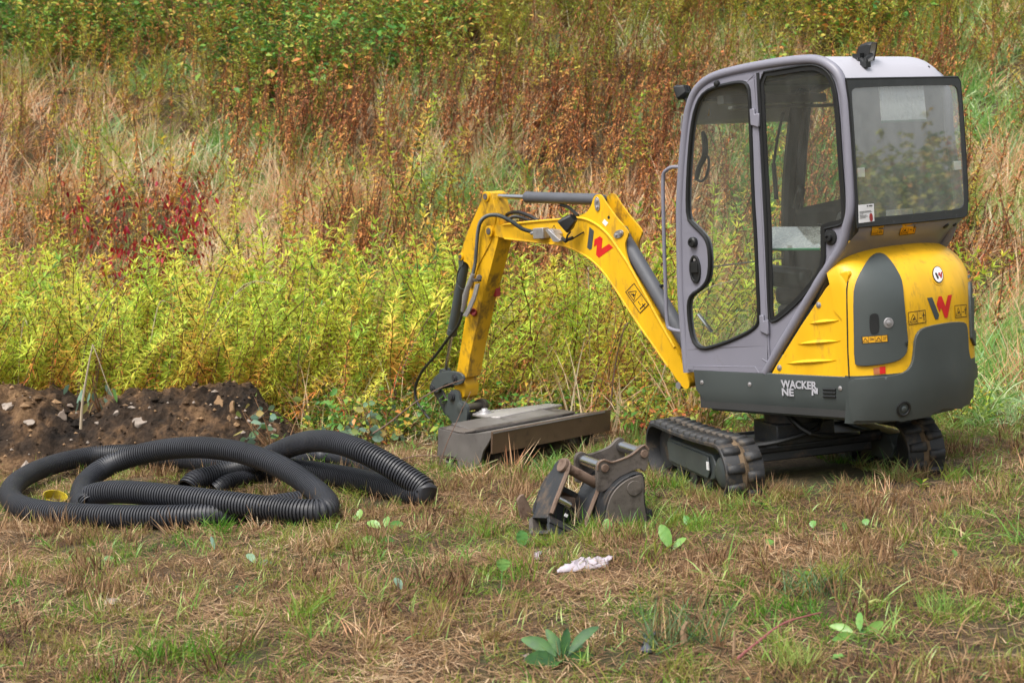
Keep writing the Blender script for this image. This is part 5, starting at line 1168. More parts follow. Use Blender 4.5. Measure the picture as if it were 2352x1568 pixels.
def stem_curve(h, lean, n=7, wob=.03):
    a = rnd(0, 6.283); l = Vector((math.cos(a), math.sin(a), 0)) * lean; p = []
    for i in range(n):
        u = i / (n - 1); p.append(l * (u ** 1.7) * h + Vector((rnd(-wob, wob) * u, rnd(-wob, wob) * u, h * u * (1 - .15 * lean * u))))
    return p
def p_goldenrod(mat, h=1.25, nl=74):
    m = PM(); p = stem_curve(h, rnd(.05, .55)); pp = smoothc(p, 4); m.stick(p, [.005] * (len(p) - 1) + [.002], rnd(0, 1), 1)
    for i in range(nl):
        u = .12 + .88 * (i / nl) ** .9; q = pp[min(len(pp) - 1, int(u * (len(pp) - 1)))]
        ln = .16 * (1 - .55 * u) * rnd(.7, 1.2) + .022; el = rnd(-.1, .45) + .55 * u
        d = rdir(el); tone = min(1, max(0, .15 + .75 * u + rnd(-.3, .25))); m.leaf(q, d, ZV, ln, .0125 * rnd(.8, 1.3), tone, rnd(.6, 1.3) * (1.1 - u * .5), 0, 4, (.35, 1, .85, .45, 0))
    return m.obj('goldenrod_sprig', [mat, M_STEM])
def p_drystalk(h=1.15, dense=34, col=None, col2=None):
    m = PM(); p = stem_curve(h, rnd(.03, .28)); pp = smoothc(p, 4); m.stick(p, [.0065] * (len(p) - 1) + [.003], rnd(0, .6), 1)
    for i in range(dense):
        u = .3 + .7 * random.random(); q = pp[min(len(pp) - 1, int(u * (len(pp) - 1)))]; d = rdir(rnd(.5, 1.25)); L_ = rnd(.05, .16) * (1.25 - u)
        m.stick([q, q + d * L_ * .5 + rdir(0) * .004, q + d * L_ + ZV * .012], [.0022, .0018, .0010], rnd(0, 1), 1)
        for k in range(3): m.leaf(q + d * L_ * rnd(.3, 1), rdir(rnd(-.3, 1)), ZV, rnd(.018, .045), rnd(.009, .020), rnd(0, 1), rnd(.4, 1.4), 0, 2, (.6, 1, 0))
    for i in range(16):
        u = rnd(.1, .7); q = pp[int(u * (len(pp) - 1))]; m.leaf(q, rdir(rnd(-.9, .2)), ZV, rnd(.05, .11), rnd(.010, .022), rnd(0, 1), 1.0, 0, 2, (.6, 1, 0))
    return m.obj('dry_stalk', [col or M_DRY, col2 or M_STEM])
def p_grass(mat, h=.75, nb=34, spread=.10, w=.007, bend=1.0, stiff=.9):
    m = PM()
    for i in range(nb):
        b0 = Vector((rnd(-spread, spread), rnd(-spread, spread), 0)); d = rdir(rnd(.85, 1.45)); L_ = h * rnd(.45, 1.1)
        m.leaf(b0, d, rdir(0), L_, w * rnd(.7, 1.3), rnd(0, 1), bend * rnd(.3, 1.6), 0, 5, (.8, 1, .9, .65, .35, 0))
    return m.obj('grass_tuft', [mat])
def p_shrub(mat, h=1.0, tw=9, nl=11, ls=.06, wratio=.72):
    m = PM()
    for t in range(tw):
        d = rdir(rnd(.5, 1.35)); L_ = h * rnd(.6, 1.1); path = [Vector((rnd(-.06, .06), rnd(-.06, .06), 0))]
        for k in range(4): path.append(path[-1] + d * L_ / 4); d = (d + rdir(0) * .25 - ZV * .13).normalized()
        m.stick(path, [.005, .004, .003, .002, .001], rnd(0, 1), 1); pp = smoothc(path, 4)
        for k in range(nl):
            q = pp[int(rnd(.25, 1) * (len(pp) - 1))]; dd = rdir(rnd(-.3, .6)); s_ = ls * rnd(.6, 1.25)
            m.oval(q + dd * .02, dd, (ZV + rdir(0) * .6).normalized(), s_, s_ * wratio, rnd(0, 1), 0, rnd(.1, .5), 0, (0, .5, 1))
    return m.obj('leafy_sprig', [mat, M_STEM])
def p_lawn(mat, nb=26, h=.075, spread=.07, w=.0035):
    m = PM()
    for i in range(nb):
        b0 = Vector((rnd(-spread, spread), rnd(-spread, spread), -.005)); m.leaf(b0, rdir(rnd(.5, 1.45)), rdir(0), h * rnd(.4, 1.25), w * rnd(.7, 1.4), rnd(0, 1), rnd(.2, 1.5), 0, 3)
    return m.obj('short_grass', [mat])
def p_thatch(nb=30, spread=.11, L0=.11):
    m = PM()
    for i in range(nb):
        b0 = Vector((rnd(-spread, spread), rnd(-spread, spread), rnd(.002, .022))); m.leaf(b0, rdir(rnd(-.12, .28)), ZV, L0 * rnd(.35, 1.4), rnd(.0022, .0050), rnd(0, 1), rnd(-.1, .3), 0, 2, (.8, 1, 0))
    return m.obj('cut_straw', [M_THATCH])
def p_stubble(nb=22, spread=.05, h=.10, mat=None):
    m = PM()
    for i in range(nb):
        b0 = Vector((rnd(-spread, spread), rnd(-spread, spread), -.005)); m.leaf(b0, rdir(rnd(.9, 1.5)), rdir(0), h * rnd(.4, 1.1), rnd(.003, .006), rnd(0, 1), rnd(-.1, .2), 0, 2, (1, .9, .5))
    return m.obj('stubble', [mat or M_THATCH])
def p_herb(mat, n_=6, s0=.05):
    m = PM()
    for i in range(n_):
        d = rdir(rnd(.1, 1.0)); s_ = s0 * rnd(.6, 1.3); b0 = Vector((rnd(-.03, .03), rnd(-.03, .03), 0)); q = b0 + d * s_ * .5 + ZV * .01; m.stick([b0, q], .0012, .5, 0); m.oval(q, d, ZV, s_, s_ * .6, rnd(0, 1), 0, .3, .05)
    return m.obj('low_herb', [mat])

def protos(objs):
    c = bpy.data.collections.new('plant_forms')
    for i, o in enumerate(objs): o.name = '%02d_%s' % (i, o.name); c.objects.link(o)
    return c
def scatter(name, col, pts, rots, scl, idx):
    """one object of instanced plants at the given points"""
    me = bpy.data.meshes.new(name); n_ = len(pts); me.vertices.add(n_); me.vertices.foreach_set('co', np.asarray(pts, dtype=np.float32).ravel())
    a = me.attributes.new('rot', 'FLOAT_VECTOR', 'POINT'); a.data.foreach_set('vector', np.asarray(rots, dtype=np.float32).ravel())
    a = me.attributes.new('scl', 'FLOAT', 'POINT'); a.data.foreach_set('value', np.asarray(scl, dtype=np.float32))
    a = me.attributes.new('idx', 'INT', 'POINT'); a.data.foreach_set('value', np.asarray(idx, dtype=np.int32))
    o = bpy.data.objects.new(name, me); COL.objects.link(o); tag(o, kind='stuff')
    ng = bpy.data.node_groups.new(name + '_nodes', 'GeometryNodeTree'); ng.interface.new_socket('Geometry', in_out='INPUT', socket_type='NodeSocketGeometry'); ng.interface.new_socket('Geometry', in_out='OUTPUT', socket_type='NodeSocketGeometry')
    N = ng.nodes; gi = N.new('NodeGroupInput'); go = N.new('NodeGroupOutput'); ip = N.new('GeometryNodeInstanceOnPoints'); ci = N.new('GeometryNodeCollectionInfo')
    ci.inputs[0].default_value = col; ci.inputs['Separate Children'].default_value = True; ci.inputs['Reset Children'].default_value = True
    def na(nm, ty): q = N.new('GeometryNodeInputNamedAttribute'); q.data_type = ty; q.inputs[0].default_value = nm; return q.outputs[0]
    ip.inputs['Pick Instance'].default_value = True
    l = ng.links.new; l(gi.outputs[0], ip.inputs['Points']); l(ci.outputs[0], ip.inputs['Instance']); l(na('idx', 'INT'), ip.inputs['Instance Index'])
    er = N.new('FunctionNodeEulerToRotation'); l(na('rot', 'FLOAT_VECTOR'), er.inputs[0]); l(er.outputs[0], ip.inputs['Rotation'])
    l(na('scl', 'FLOAT'), ip.inputs['Scale']); l(ip.outputs[0], go.inputs[0])
    md = o.modifiers.new('plants', 'NODES'); md.node_group = ng; return o

# keep plants out of the machine, the buckets and the pipes
EXC = []
def circ(x, y, r): EXC.append((x, y, r * r))
def mm2(l): q = MM @ Vector(l); return (q.x, q.y)
for l_, r_ in (((-.2, 0, 0), .62), ((.2, .0, 0), .62), ((.35, 0, 0), .5)): circ(*mm2(l_), r_)
for a_ in np.linspace(-.62, .62, 6):
    for s_ in (1, -1): q = MM @ uc(a_, s_ * GAU, 0); circ(q.x, q.y, .15)
for t_ in np.linspace(-.2, .8, 7): circ(*mm2((2.4, t_, 0)), .22)
for t_ in np.linspace(-.1, .7, 5): circ(*mm2((2.75, t_, 0)), .16)
BUK = [(P0 + Vector((.1, .1, 0)), .17), (P0 - A_ * .25, .2), (Q0 + Wv * .5 + Vector((-.05, .05, 0)), .17)]
for v_, r_ in BUK: circ(v_.x, v_.y, r_)
PIPEP = [(p.x, p.y) for pp_ in (p1, p2, p3) for p in pp_[::25]]
PIPEP_G = {}
for (x, y) in PIPEP: PIPEP_G.setdefault((int(x * 5), int(y * 5)), []).append((x, y))
def near_pipe(x, y, r=.075):
    i, j = int(x * 5), int(y * 5)
    for a in (i - 1, i, i + 1):
        for b_ in (j - 1, j, j + 1):
            for (px, py) in PIPEP_G.get((a, b_), ()):
                if (px - x) ** 2 + (py - y) ** 2 < r * r: return True
    return False
def free(x, y): return all((x - a) ** 2 + (y - b_) ** 2 > c_ for a, b_, c_ in EXC)
def pxof(x, y, z=None):             # where a ground point shows in the 2352 px wide photograph
    z = gz(x, y) if z is None else z; f_ = Vector((0, math.cos(PITCH), -math.sin(PITCH))); u_ = Vector((0, math.sin(PITCH), math.cos(PITCH)))
    v = Vector((x, y, z - CAMZ)); d = v.dot(f_); return CX + FPX * v.x / d, CY - FPX * v.dot(u_) / d, d
def field(y0, y1, dens, keep, marg=1.6, onmound=True):
    """random ground points between two depths; keep(x,y,px) gives the chance that a plant stands there"""
    out = []; area_n = 0; y = y0; st = .5
    while y < y1:
        hw = (y + st) * 2352 / 2 / FPX * 1.03 + marg; nn = rng.poisson(dens * st * 2 * hw)
        xs_ = rng.uniform(-hw, hw, nn); ys_ = rng.uniform(y, y + st, nn); us = rng.random(nn)
        for a, b_, c_ in zip(xs_, ys_, us):
            px = CX + FPX * a / b_
            if c_ < keep(a, b_, px): out.append((a, b_))
        y += st
    return out
def nf(x, y, s, o=0): return noise.noise(Vector((x * s, y * s, o)))
def sm(a, b_, v): t = min(1, max(0, (v - a) / (b_ - a))); return t * t * (3 - 2 * t)
def leaned(a, b_): return tuple((Matrix.Rotation(b_, 3, 'Y') @ Matrix.Rotation(a, 3, 'X') @ Matrix.Rotation(rng.uniform(0, 6.283), 3, 'Z')).to_euler())
def place(name, col, P2, smin, smax, k, tilt=.12, zf=None, sfun=None, lean=(0, 0)):
    pts = []; rots = []; scl = []; idx = []
    for (x, y) in P2:
        z = (zf or surf)(x, y); pts.append((x, y, z - .01)); rots.append(leaned(rng.normal(lean[0], tilt), rng.normal(lean[1], tilt)))
        s_ = rng.uniform(smin, smax) * (sfun(x, y) if sfun else 1); scl.append(s_); idx.append(rng.integers(0, k))
    print(name, len(pts)); return scatter(name, col, pts, rots, scl, idx)

# ---- edge of the weeds: nearer behind the machine and buckets, farther behind the heap
def edge(x):
    px = CX + FPX * x / 12.5
    if px < 700: return 12.5
    if px < 1150: return 12.5 - .5 * sm(680, 900, px)
    if px < 1300: return 12.0 - .65 * sm(1150, 1300, px)
    if px < 1650: return 11.35
    return 11.35 - .9 * sm(1650, 2300, px)
cG = protos([p_goldenrod(M_GOLD, rnd(1.2, 1.65), 150) for _ in range(7)] + [p_goldenrod(M_GOLDR, 1.2, 66)])
def kg(x, y, px):
    e = edge(x)
    if y < e or not free(x, y): return 0
    u = 1 - sm(930, 1150, px) * .70
    if px > 1600: u *= .5
    if px > 1750: u *= .35
    if px > 2150: u = .02
    d = 1 - sm(14.4, 15.4, y + nf(x, y, .7) * .8)
    return u * max(d, .05 if y < 19 else 0) * (1 if mound_h(x, y) < .05 or y > 12.4 else .0)
place('goldenrod_thicket', cG, field(11.2, 20, 62, kg), .80, 1.2, 8, .16, sfun=lambda x, y: .62 + .38 * sm(edge(x) - .1, edge(x) + 1.0, y), lean=(0, .26))
# ---- brown dry stalks over the bank
cD = protos([p_drystalk(rnd(.95, 1.3), 34) for _ in range(6)] + [p_drystalk(1.0, 26, M_GOLDR)])
def kd(x, y, px):
    if y < edge(x) + .2 or not free(x, y) or mound_h(x, y) > .05: return 0
    a = sm(14.3, 15.6, y + nf(x, y, .6, 3) * .8) * (1 - .75 * sm(20.5, 23, y + nf(x, y, .4, 5)))
    c_ = .12 if y < 14.4 else a
    g = .50 + 1.4 * nf(x, y, .4, 7) + (.25 if 500 < px < 1600 else 0)
    if px > 2200: g *= .35 if y < 15 else .6
    if px < 350: g *= .55
    return max(0, min(1, c_ * g))
place('dry_stalks', cD, field(11.6, 30, 34, kd), .7, 1.1, 7, .15, lean=(0, .22))
# ---- straw and green grass between them
cS = protos([p_grass(M_STRAW, .80, 30, .13, .009, 1.0) for _ in range(3)] + [p_grass(M_STRAW, .55, 30, .12, .012, 1.7) for _ in range(2)])
def ks(x, y, px):
    if y < edge(x) - .1 or not free(x, y) or mound_h(x, y) > .05: return 0
    g = (.36 if px < 1700 else .12) + 1.5 * nf(x, y, .45, 11) + (.6 if 430 < px < 900 and 14.5 < y < 19.5 else 0) + (.25 if 900 <= px < 1600 and 14 < y < 17.5 else 0) + (.25 if px < 300 and y > 15 else 0)
    if y < 14.8: g *= .35 if px < 1000 else .9
    if y > 20.5: g *= .25
    return max(0, min(1, g))
place('straw_grass', cS, field(11.0, 28, 26, ks), .75, 1.15, 5, .18, lean=(0, .25))
cGr = protos([p_grass(M_GRASS, .62, 34, .13, .013, 1.5) for _ in range(4)] + [p_grass(M_PALEG, .5, 44, .12, .011, 2.0) for _ in range(2)])
def kgr(x, y, px):
    if y < edge(x) - .35 or not free(x, y) or mound_h(x, y) > .05: return 0
    g = .30 + 1.7 * nf(x, y, .5, 17)
    if y < 14.5 and px > 950: g += .25
    if px > 1900: g += .8
    if px < 900 and y < 14.5: g *= .5
    if y > 20: g *= .7
    return max(0, min(1, g))
place('tall_grass', cGr, field(10.6, 30, 20, kgr), .7, 1.2, 6, .15, sfun=lambda x, y: .6 + .4 * sm(edge(x) - .3, edge(x) + .8, y))
# ---- shrubs at the top of the bank, olive weeds to the right
cB = protos([p_shrub(M_BRAM, 1.1, 16, 20, .058) for _ in range(5)] + [p_shrub(M_OLIVE, 1.1, 12, 20, .05, .5) for _ in range(3)])
P2 = field(17.5, 31, 11, lambda x, y, px: max(0, min(1, sm(22.6, 24.2, y + nf(x, y, .35, 23) * 4.5 - (1.0 if px > 1200 else 0) + (1.2 if 500 < px < 950 else 0) - (1.4 if px < 400 else 0)))) * (1 if px < 1250 else .75) * sm(-.35, .05, nf(x, y, 1.1, 83)))
pts = []; rots = []; scl = []; idx = []
for (x, y) in P2:
    px = CX + FPX * x / y; br = nf(x, y, .3, 29) + (.35 if px < 1100 else -.25)
    idx.append(int(rng.integers(0, 5)) if br + rng.normal(0, .25) > 0 else int(rng.integers(5, 8))); pts.append((x, y, surf(x, y) - .02)); rots.append((rng.normal(0, .15), rng.normal(0, .15), rng.uniform(0, 6.28))); scl.append(rng.uniform(.8, 1.2) * max(.35, min(1.5, 1 + 1.3 * nf(x, y, 1.1, 83))))
print('shrubs', len(pts)); scatter('bank_shrubbery', cB, pts, rots, scl, idx)
# olive-yellow tall weeds among the shrubs on the right and top
cO = protos([p_goldenrod(M_OLIVE, rnd(.9, 1.3), 70) for _ in range(4)])
place('olive_weeds', cO, field(17, 31, 12, lambda x, y, px: sm(20.5, 22.5, y + nf(x, y, .4, 31) * 2.5) * (.9 if px > 1000 else .35) + (.25 if y > 15 else 0)), .8, 1.2, 4, .14)
# low tangle of bramble leaves along the weed edge
cT = protos([p_shrub(M_BRAM, .42, 9, 12, .05) for _ in range(4)] + [p_shrub(M_GOLD, .40, 8, 10, .045, .5) for _ in range(2)])
def kt(x, y, px):
    e = edge(x)
    if not free(x, y) or mound_h(x, y) > .06: return 0
    return (.95 if px < 1900 else .3) if e - .30 < y < e + 1.1 and px > 560 else (.35 if e - .1 < y < e + .9 else 0)
place('bramble_tangle', cT, field(10.2, 14, 22, kt), .7, 1.2, 6, .3)
# ---- cut meadow in front
def green(x, y): return .22 + nf(x, y, .8, 41) + .35 * sm(1.2, 2.5, x) + .55 * nf(x, y, 2.3, 43) + (.28 if y < 6.6 else 0) - (.10 if 6.9 < y < 8.2 else 0)
def kfree(x, y): return 0 if (y > edge(x) + .6 or not free(x, y) or near_pipe(x, y) or mound_h(x, y) > .05) else 1
cL = protos([p_lawn(M_LAWN, 30, .085, .07) for _ in range(5)] + [p_lawn(M_GRASS, 12, .10, .05, .0045) for _ in range(1)])
place('cut_grass', cL, field(4.3, 13, 150, lambda x, y, px: kfree(x, y) * (.30 + .62 * sm(-.2, .25, green(x, y))), 1.5), .6, 1.1, 6, .15)
cH = protos([p_thatch(40) for _ in range(6)])
place('cut_straw', cH, field(4.3, 12.6, 190, lambda x, y, px: kfree(x, y) * (1 - .6 * sm(-.05, .4, green(x, y))), 1.5), .7, 1.3, 6, .06)
cU = protos([p_stubble(26) for _ in range(3)] + [p_stubble(18, .03, .15) for _ in range(2)] + [p_stubble(26, .05, .12, M_LAWN)])
place('stubble', cU, field(4.3, 12.4, 60, lambda x, y, px: kfree(x, y) * max(0, min(1, .42 + 1.9 * nf(x, y, 1.6, 53))), 1.5), .6, 1.3, 6, .2)
cK = protos([p_herb(M_BRAM, 6, .045) for _ in range(2)] + [p_herb(M_DOCK, 4, .05) for _ in range(2)] + [p_grass(M_GRASS, .22, 18, .05, .006, 1.6) for _ in range(2)])
cT2 = protos([p_stubble(46, .08, .17) for _ in range(2)] + [p_grass(M_LAWN, .17, 46, .07, .005, .9) for _ in range(3)] + [p_grass(M_STRAW, .16, 30, .06, .004, 1.2)])
place('shaggy_tufts', cT2, field(4.3, 12.2, 11, lambda x, y, px: kfree(x, y) * max(0, min(1, .45 + 1.6 * nf(x, y, 1.0, 97))), 1.2), .55, 1.15, 6, .2)
place('low_herbs', cK, field(4.3, 12.4, 5, lambda x, y, px: kfree(x, y) * max(0, min(1, .4 + nf(x, y, 1.1, 59))), .9), .7, 1.3, 6, .15)
# grass growing up against pipes, buckets and tracks
cE = protos([p_grass(M_LAWN, .16, 26, .05, .005, .9) for _ in range(4)] + [p_grass(M_GRASS, .20, 16, .05, .006, 1.0) for _ in range(2)] + [p_stubble(22, .05, .15)])
pts = []
for (x, y) in PIPEP:
    if gz(x, y) and rng.random() < .5: pts.append((x + rng.uniform(-.06, .06), y - .10 - rng.uniform(0, .06)))
for k_ in range(150):
    a_ = rng.uniform(-.75, .75); s_ = rng.choice((1, -1)); q = MM @ uc(a_, s_ * (GAU + rng.choice((-1, 1)) * rng.uniform(.12, .2)), 0); pts.append((q.x, q.y))
for k_ in range(60): q = MM @ uc(-.72 - rng.uniform(0, .15), rng.uniform(-.75, .75), 0); pts.append((q.x, q.y))
for v_, r_ in BUK:
    for k_ in range(14): a_ = rng.uniform(3.2, 6.2); pts.append((v_.x + math.cos(a_) * (r_ + .05), v_.y + math.sin(a_) * (r_ + .10)))
for k_ in range(150): q = MM @ Vector((1.98 + rng.uniform(-.25, .06), rng.uniform(-.45, .9), 0)); pts.append((q.x, q.y))
for k_ in range(25): q = MM @ Vector((rng.uniform(2.0, 2.7), rng.uniform(.85, 1.0), 0)); pts.append((q.x, q.y))
place('fringe_grass', cE, pts, .35, .95, 7, .15)

# ================================================================== PLANTS ONE CAN TELL APART
def link(o, loc, name, label, cat, group=None, rz=0, sc=1):
    o.name = name; COL.objects.link(o); o.location = loc; o.rotation_euler = (0, 0, rz); o.scale = (sc,) * 3; return tag(o, label, cat, group)
def dock(pos, leaves, label, mat=M_DOCK, stalk=.4):
    root = empty('dock_plant', pos, label, 'dock plant', 'dock plants in the cut grass')
    for (az, el, ln, w) in leaves:
        m = PM(); d = Vector((math.cos(az) * math.cos(el), math.sin(az) * math.cos(el), math.sin(el))); s_ = ln * stalk
        m.stick([Vector((0, 0, -.01)), d * s_], [.003, .002], .9, 0, 5); fc = Vector((0, -1, .35)) if abs(d.y) < .6 else Vector((.3 * math.cos(az), 0, 1)); fc.normalize()
        m.oval(d * s_, d, (fc + rdir(0) * .5).normalized(), ln, w * .82, rnd(.1, .9), 0, rnd(.1, .35), .07, (0, .08, .16, .26, .36, .46, .56, .66, .76, .86, .94, 1)); o = m.obj('leaf', [mat]); COL.objects.link(o); o.parent = root
    return root
def gp(f, x, y): return ground_at(f(x, y))
dock(gp(ZG, 238, 520), [(1.7, 1.35, .13, .085)], 'single upright pale dock leaf left of the loose buckets', stalk=.08)
dock(gp(ZG, 925, 400), [(1.9, 1.2, .09, .065)], 'round pale dock leaf against the foot of the digging bucket', stalk=.15)
dock(gp(ZG, 1415, 540), [(2.2, 1.1, .15, .075), (.6, .8, .11, .045)], 'two leaved dock plant right of the loose buckets', stalk=.15)
dock(gp(ZG, 1560, 350), [(2.0, .9, .07, .045), (.3, .3, .06, .035)], 'little dock plant behind the two leaved one', stalk=.2)
dock(gp(ZG, 75, 860), [(1.4, 1.3, .08, .085)], 'dock with a rounded leaf on a long reddish stalk', stalk=1.2)
dock(gp(ZG, 2175, 520), [(1.2, .9, .06, .06)], 'small round dock leaf in front of the near track', stalk=.3)
dock(gp(ZG, 560, 1400), [(2.7, .6, .17, .065), (1.3, 1.1, .12, .05), (.45, .85, .19, .05), (3.5, .25, .13, .08), (.1, .3, .10, .05), (1.9, .7, .13, .05), (5.2, .2, .09, .06), (2.3, 1.0, .14, .045), (.9, .5, .12, .05), (4.3, .3, .08, .05)], 'big dark dock plant at the bottom edge below the plastic sheet', M_DOCKD, .2)
ZR = lambda x, y: (1176 + x * .5, 1166.6 + y * .5)
dock(gp(ZR, 1600, 590), [(2.6, .4, .10, .04), (.4, .5, .09, .045), (1.4, .8, .09, .04), (5.5, .2, .07, .05), (3.4, .2, .09, .04), (1.0, .3, .07, .035)], 'bright dock plant low on the right beside the leafy twig', M_DOCK, .3)
dock(gp(ZL, 1765, 105), [(2.6, .5, .10, .06), (.5, .5, .10, .055), (1.3, .9, .08, .05), (5.6, .15, .09, .05)], 'spreading dock plant right of the black pipes', M_DOCK, .3)
dock(gp(ZL, 1650, 60), [(1.5, 1.0, .07, .05), (2.6, .6, .05, .04)], 'small dock right behind the spreading one', M_DOCK, .2)
dock(gp(ZL, 1740, 160), [(2.8, .4, .08, .05), (.2, .4, .07, .05)], 'pale dock in front of the spreading one', M_DOCK, .2)
dock(gp(ZL, 990, 205), [(2.1, 1.0, .10, .03)], 'narrow upright leaf in the dry grass before the pipes', M_SILV, .2)
dock(gp(ZL, 1180, 265), [(2.3, .7, .10, .045), (.4, .4, .07, .04)], 'pale flopped dock in the middle of the dry grass', M_SILV, .2)
dock(gp(ZL, 1850, 385), [(2.2, .8, .08, .045)], 'grey green leaf low in the grass near the centre', M_SILV, .2)
dock(gp(ZL, 450, 250), [(2.9, .4, .05, .04), (.3, .4, .06, .04)], 'small yellow green dock above the cut rush tuft', M_DOCK, .5)
dock(gp(ZL, 85, 30), [(1.2, .9, .08, .07), (2.8, .6, .06, .05)], 'dock in front of the left end of the pipe loop', M_DOCK, .6)
for (x, y, lb) in ((1385, 90, 'tiny round leaved dock below the near track, leftmost'), (1527, 100, 'tiny pale dock below the near track, second from left'), (1628, 80, 'tiny pale dock just below the track frame shadow'), (2035, 225, 'flat dock leaf in the dry straw far right')):
    dock(gp(ZR, x, y + 12), [(1.5, .9, .05, .045)], lb, M_DOCK, .3)
# rushes
def rush(pos, n_, h, label, mat=M_RUSH, spread=.05, el=(.7, 1.45), w=.0045):
    m = PM()
    for i in range(n_):
        b0 = Vector((rnd(-spread, spread), rnd(-spread, spread), -.01)); m.leaf(b0, rdir(rnd(*el)), rdir(0), h * rnd(.4, 1.1), w * rnd(.8, 1.2), rnd(0, 1), rnd(0, .25), 0, 3, (1, .9, .6, 0))
    return link(m.obj('rush_tuft', [mat]), pos, 'rush_tuft', label, 'rush tuft', 'rush tufts in the meadow')
rush(gp(ZG, 1330, 1300), 60, .30, 'spiky dark green rush tuft at the bottom centre', M_RUSH, .06, (.55, 1.4))
rush(gp(ZG, 1620, 1250), 46, .26, 'thinner green rush tuft beside the cut stump', M_RUSH, .06, (.5, 1.4))
rush(gp(ZL, 525, 395), 170, .13, 'dense brown tuft of cut rush on the left', M_THATCH, .10, (1.0, 1.5))
rush(gp(ZG, 1820, 620), 90, .14, 'brown cut tuft right of the two leaved dock', M_THATCH, .07, (.8, 1.4))
rush(gp(ZR, 1300, 730), 130, .13, 'bright green grass tuft at the bottom edge', M_GRASS, .07, (.8, 1.45), .005)
rush(gp(ZR, 1990, 470), 110, .14, 'green grass tuft low on the right', M_GRASS, .10, (.7, 1.4), .005)
rush(gp(ZR, 1400, 380), 120, .17, 'wide brown and green rush tuft right of centre', M_RUSH, .14, (.6, 1.3))
rush(gp(ZL, 1940, 105), 60, .10, 'dry tuft right of the spreading dock', M_THATCH, .06, (.7, 1.4))
rush(gp(ZR, 1690, 170), 90, .10, 'dry cut tuft on the right below the tracks', M_THATCH, .10, (.8, 1.4))
rush(gp(ZR, 2080, 110), 80, .10, 'dry cut tuft far right below the far track', M_THATCH, .08, (.8, 1.4))
rush(ground_at((1180, 1090)), 26, .30, 'pale broken stalks in front of the grading bucket', M_STRAW, .05, (.75, 1.5), .009)
# stump, twigs, canes
def cane(pts, r, name, label, cat, mat=TWIG, group=None):
    mb = MB(); p = smoothc(pts, 5); mb.tube(p, [r * (1 - .6 * i / len(p)) for i in range(len(p))], 6); o = mb.build(name, mat); return tag(o, label, cat, group)
q = gp(ZG, 1525, 1290); cane([q, q + Vector((-.01, 0, .06)), q + Vector((.005, 0, .10))], .016, 'cut_stump', 'thick cut plant stump between the two rush tufts', 'stump', paint('dead_stalk', (.30, .20, .12), .8, None, .3))
q = gp(ZG, 1905, 1370); cane([q, q + Vector((0, 0, .10))], .008, 'cut_stalk', 'thin pale cut stalk at the bottom right of centre', 'stalk', MATS['dead_stalk'])
cane([gp(ZG, 1930, 1420) + ZV * .02, gp(ZG, 2100, 1320) + ZV * .04, gp(ZR, 1250, 610) + ZV * .07, gp(ZR, 1420, 560) + ZV * .07], .006, 'leafy_twig', 'reddish twig with grey green leaves lying low on the right', 'twig', paint('red_twig', (.26, .08, .08), .5, None, .1))
D11 = lambda f, pts, y=10.9: [onpl(f(*p), Vector((0, y, 0)), Vector((0, 1, 0))) for p in pts]
cane(D11(ZN, [(-420, 830), (-200, 690), (0, 530), (220, 365), (420, 240), (600, 150), (760, 90), (920, 35)], 10.75), .007, 'bramble_cane', 'long reddish brown cane rising from the pipe to the arm', 'cane', group='dead canes by the bucket')
cane(D11(ZN, [(560, 1290), (680, 950), (800, 690), (900, 460), (970, 330), (1020, 210)], 10.6), .0045, 'bramble_cane', 'thin grey cane crossing in front of the bucket hitch', 'cane', group='dead canes by the bucket')
cane(D11(ZN, [(800, 1420), (1000, 1360), (1200, 1300), (1420, 1210)], 10.4), .006, 'bramble_cane', 'pale green cane lying before the grading bucket', 'cane', paint('green_cane', (.26, .28, .12), .6, None, .1), 'dead canes by the bucket')
cane(D11(ZN, [(0, 1210), (240, 1160), (480, 1160), (760, 1200), (950, 1260), (1130, 1290)], 10.5), .004, 'bramble_cane', 'thin dark cane low across the bucket side', 'cane', group='dead canes by the bucket')
ZX = lambda x, y: (x * .36, 423.4 + y * .36)
cane(D11(ZX, [(515, 1560), (525, 1400), (560, 1180), (592, 1020)], 11.3), .011, 'dead_stem', 'tall pale dead stem standing in the notch of the heap', 'dead stem', paint('pale_stem', (.42, .34, .24), .8, None, .2), 'dead stems on the heap')
cane(D11(ZX, [(592, 1020), (640, 1150), (690, 1290), (720, 1350)], 11.3), .004, 'dead_stem', 'thin drooping dead stem hanging from the tall pale one', 'dead stem', None or MATS['pale_stem'], 'dead stems on the heap')
mb = MB()
for k_ in range(26):
    x = rnd(-4.2, 1.6); y = edge(x) + rnd(.0, 1.2); q = Vector((x, y, surf(x, y))); a = rnd(-.2, .75); h_ = rnd(.7, 1.5)
    if not free(x, y): continue
    p = smoothc([q, q + Vector((a * .25 * h_, rnd(-.1, .1), h_ * .5)), q + Vector((a * .65 * h_, rnd(-.15, .15), h_ * .85)), q + Vector((a * h_ * 1.1, rnd(-.2, .2), h_ * rnd(.75, 1)))], 4)
    r_ = rnd(.004, .007); mb.tube(p, [r_ * (1 - .6 * i / len(p)) for i in range(len(p))], 5, mi=int(k_ % 3 == 0))
tag(mb.build('dead_undergrowth_stems', [TWIG, MATS['pale_stem']]), kind='stuff')
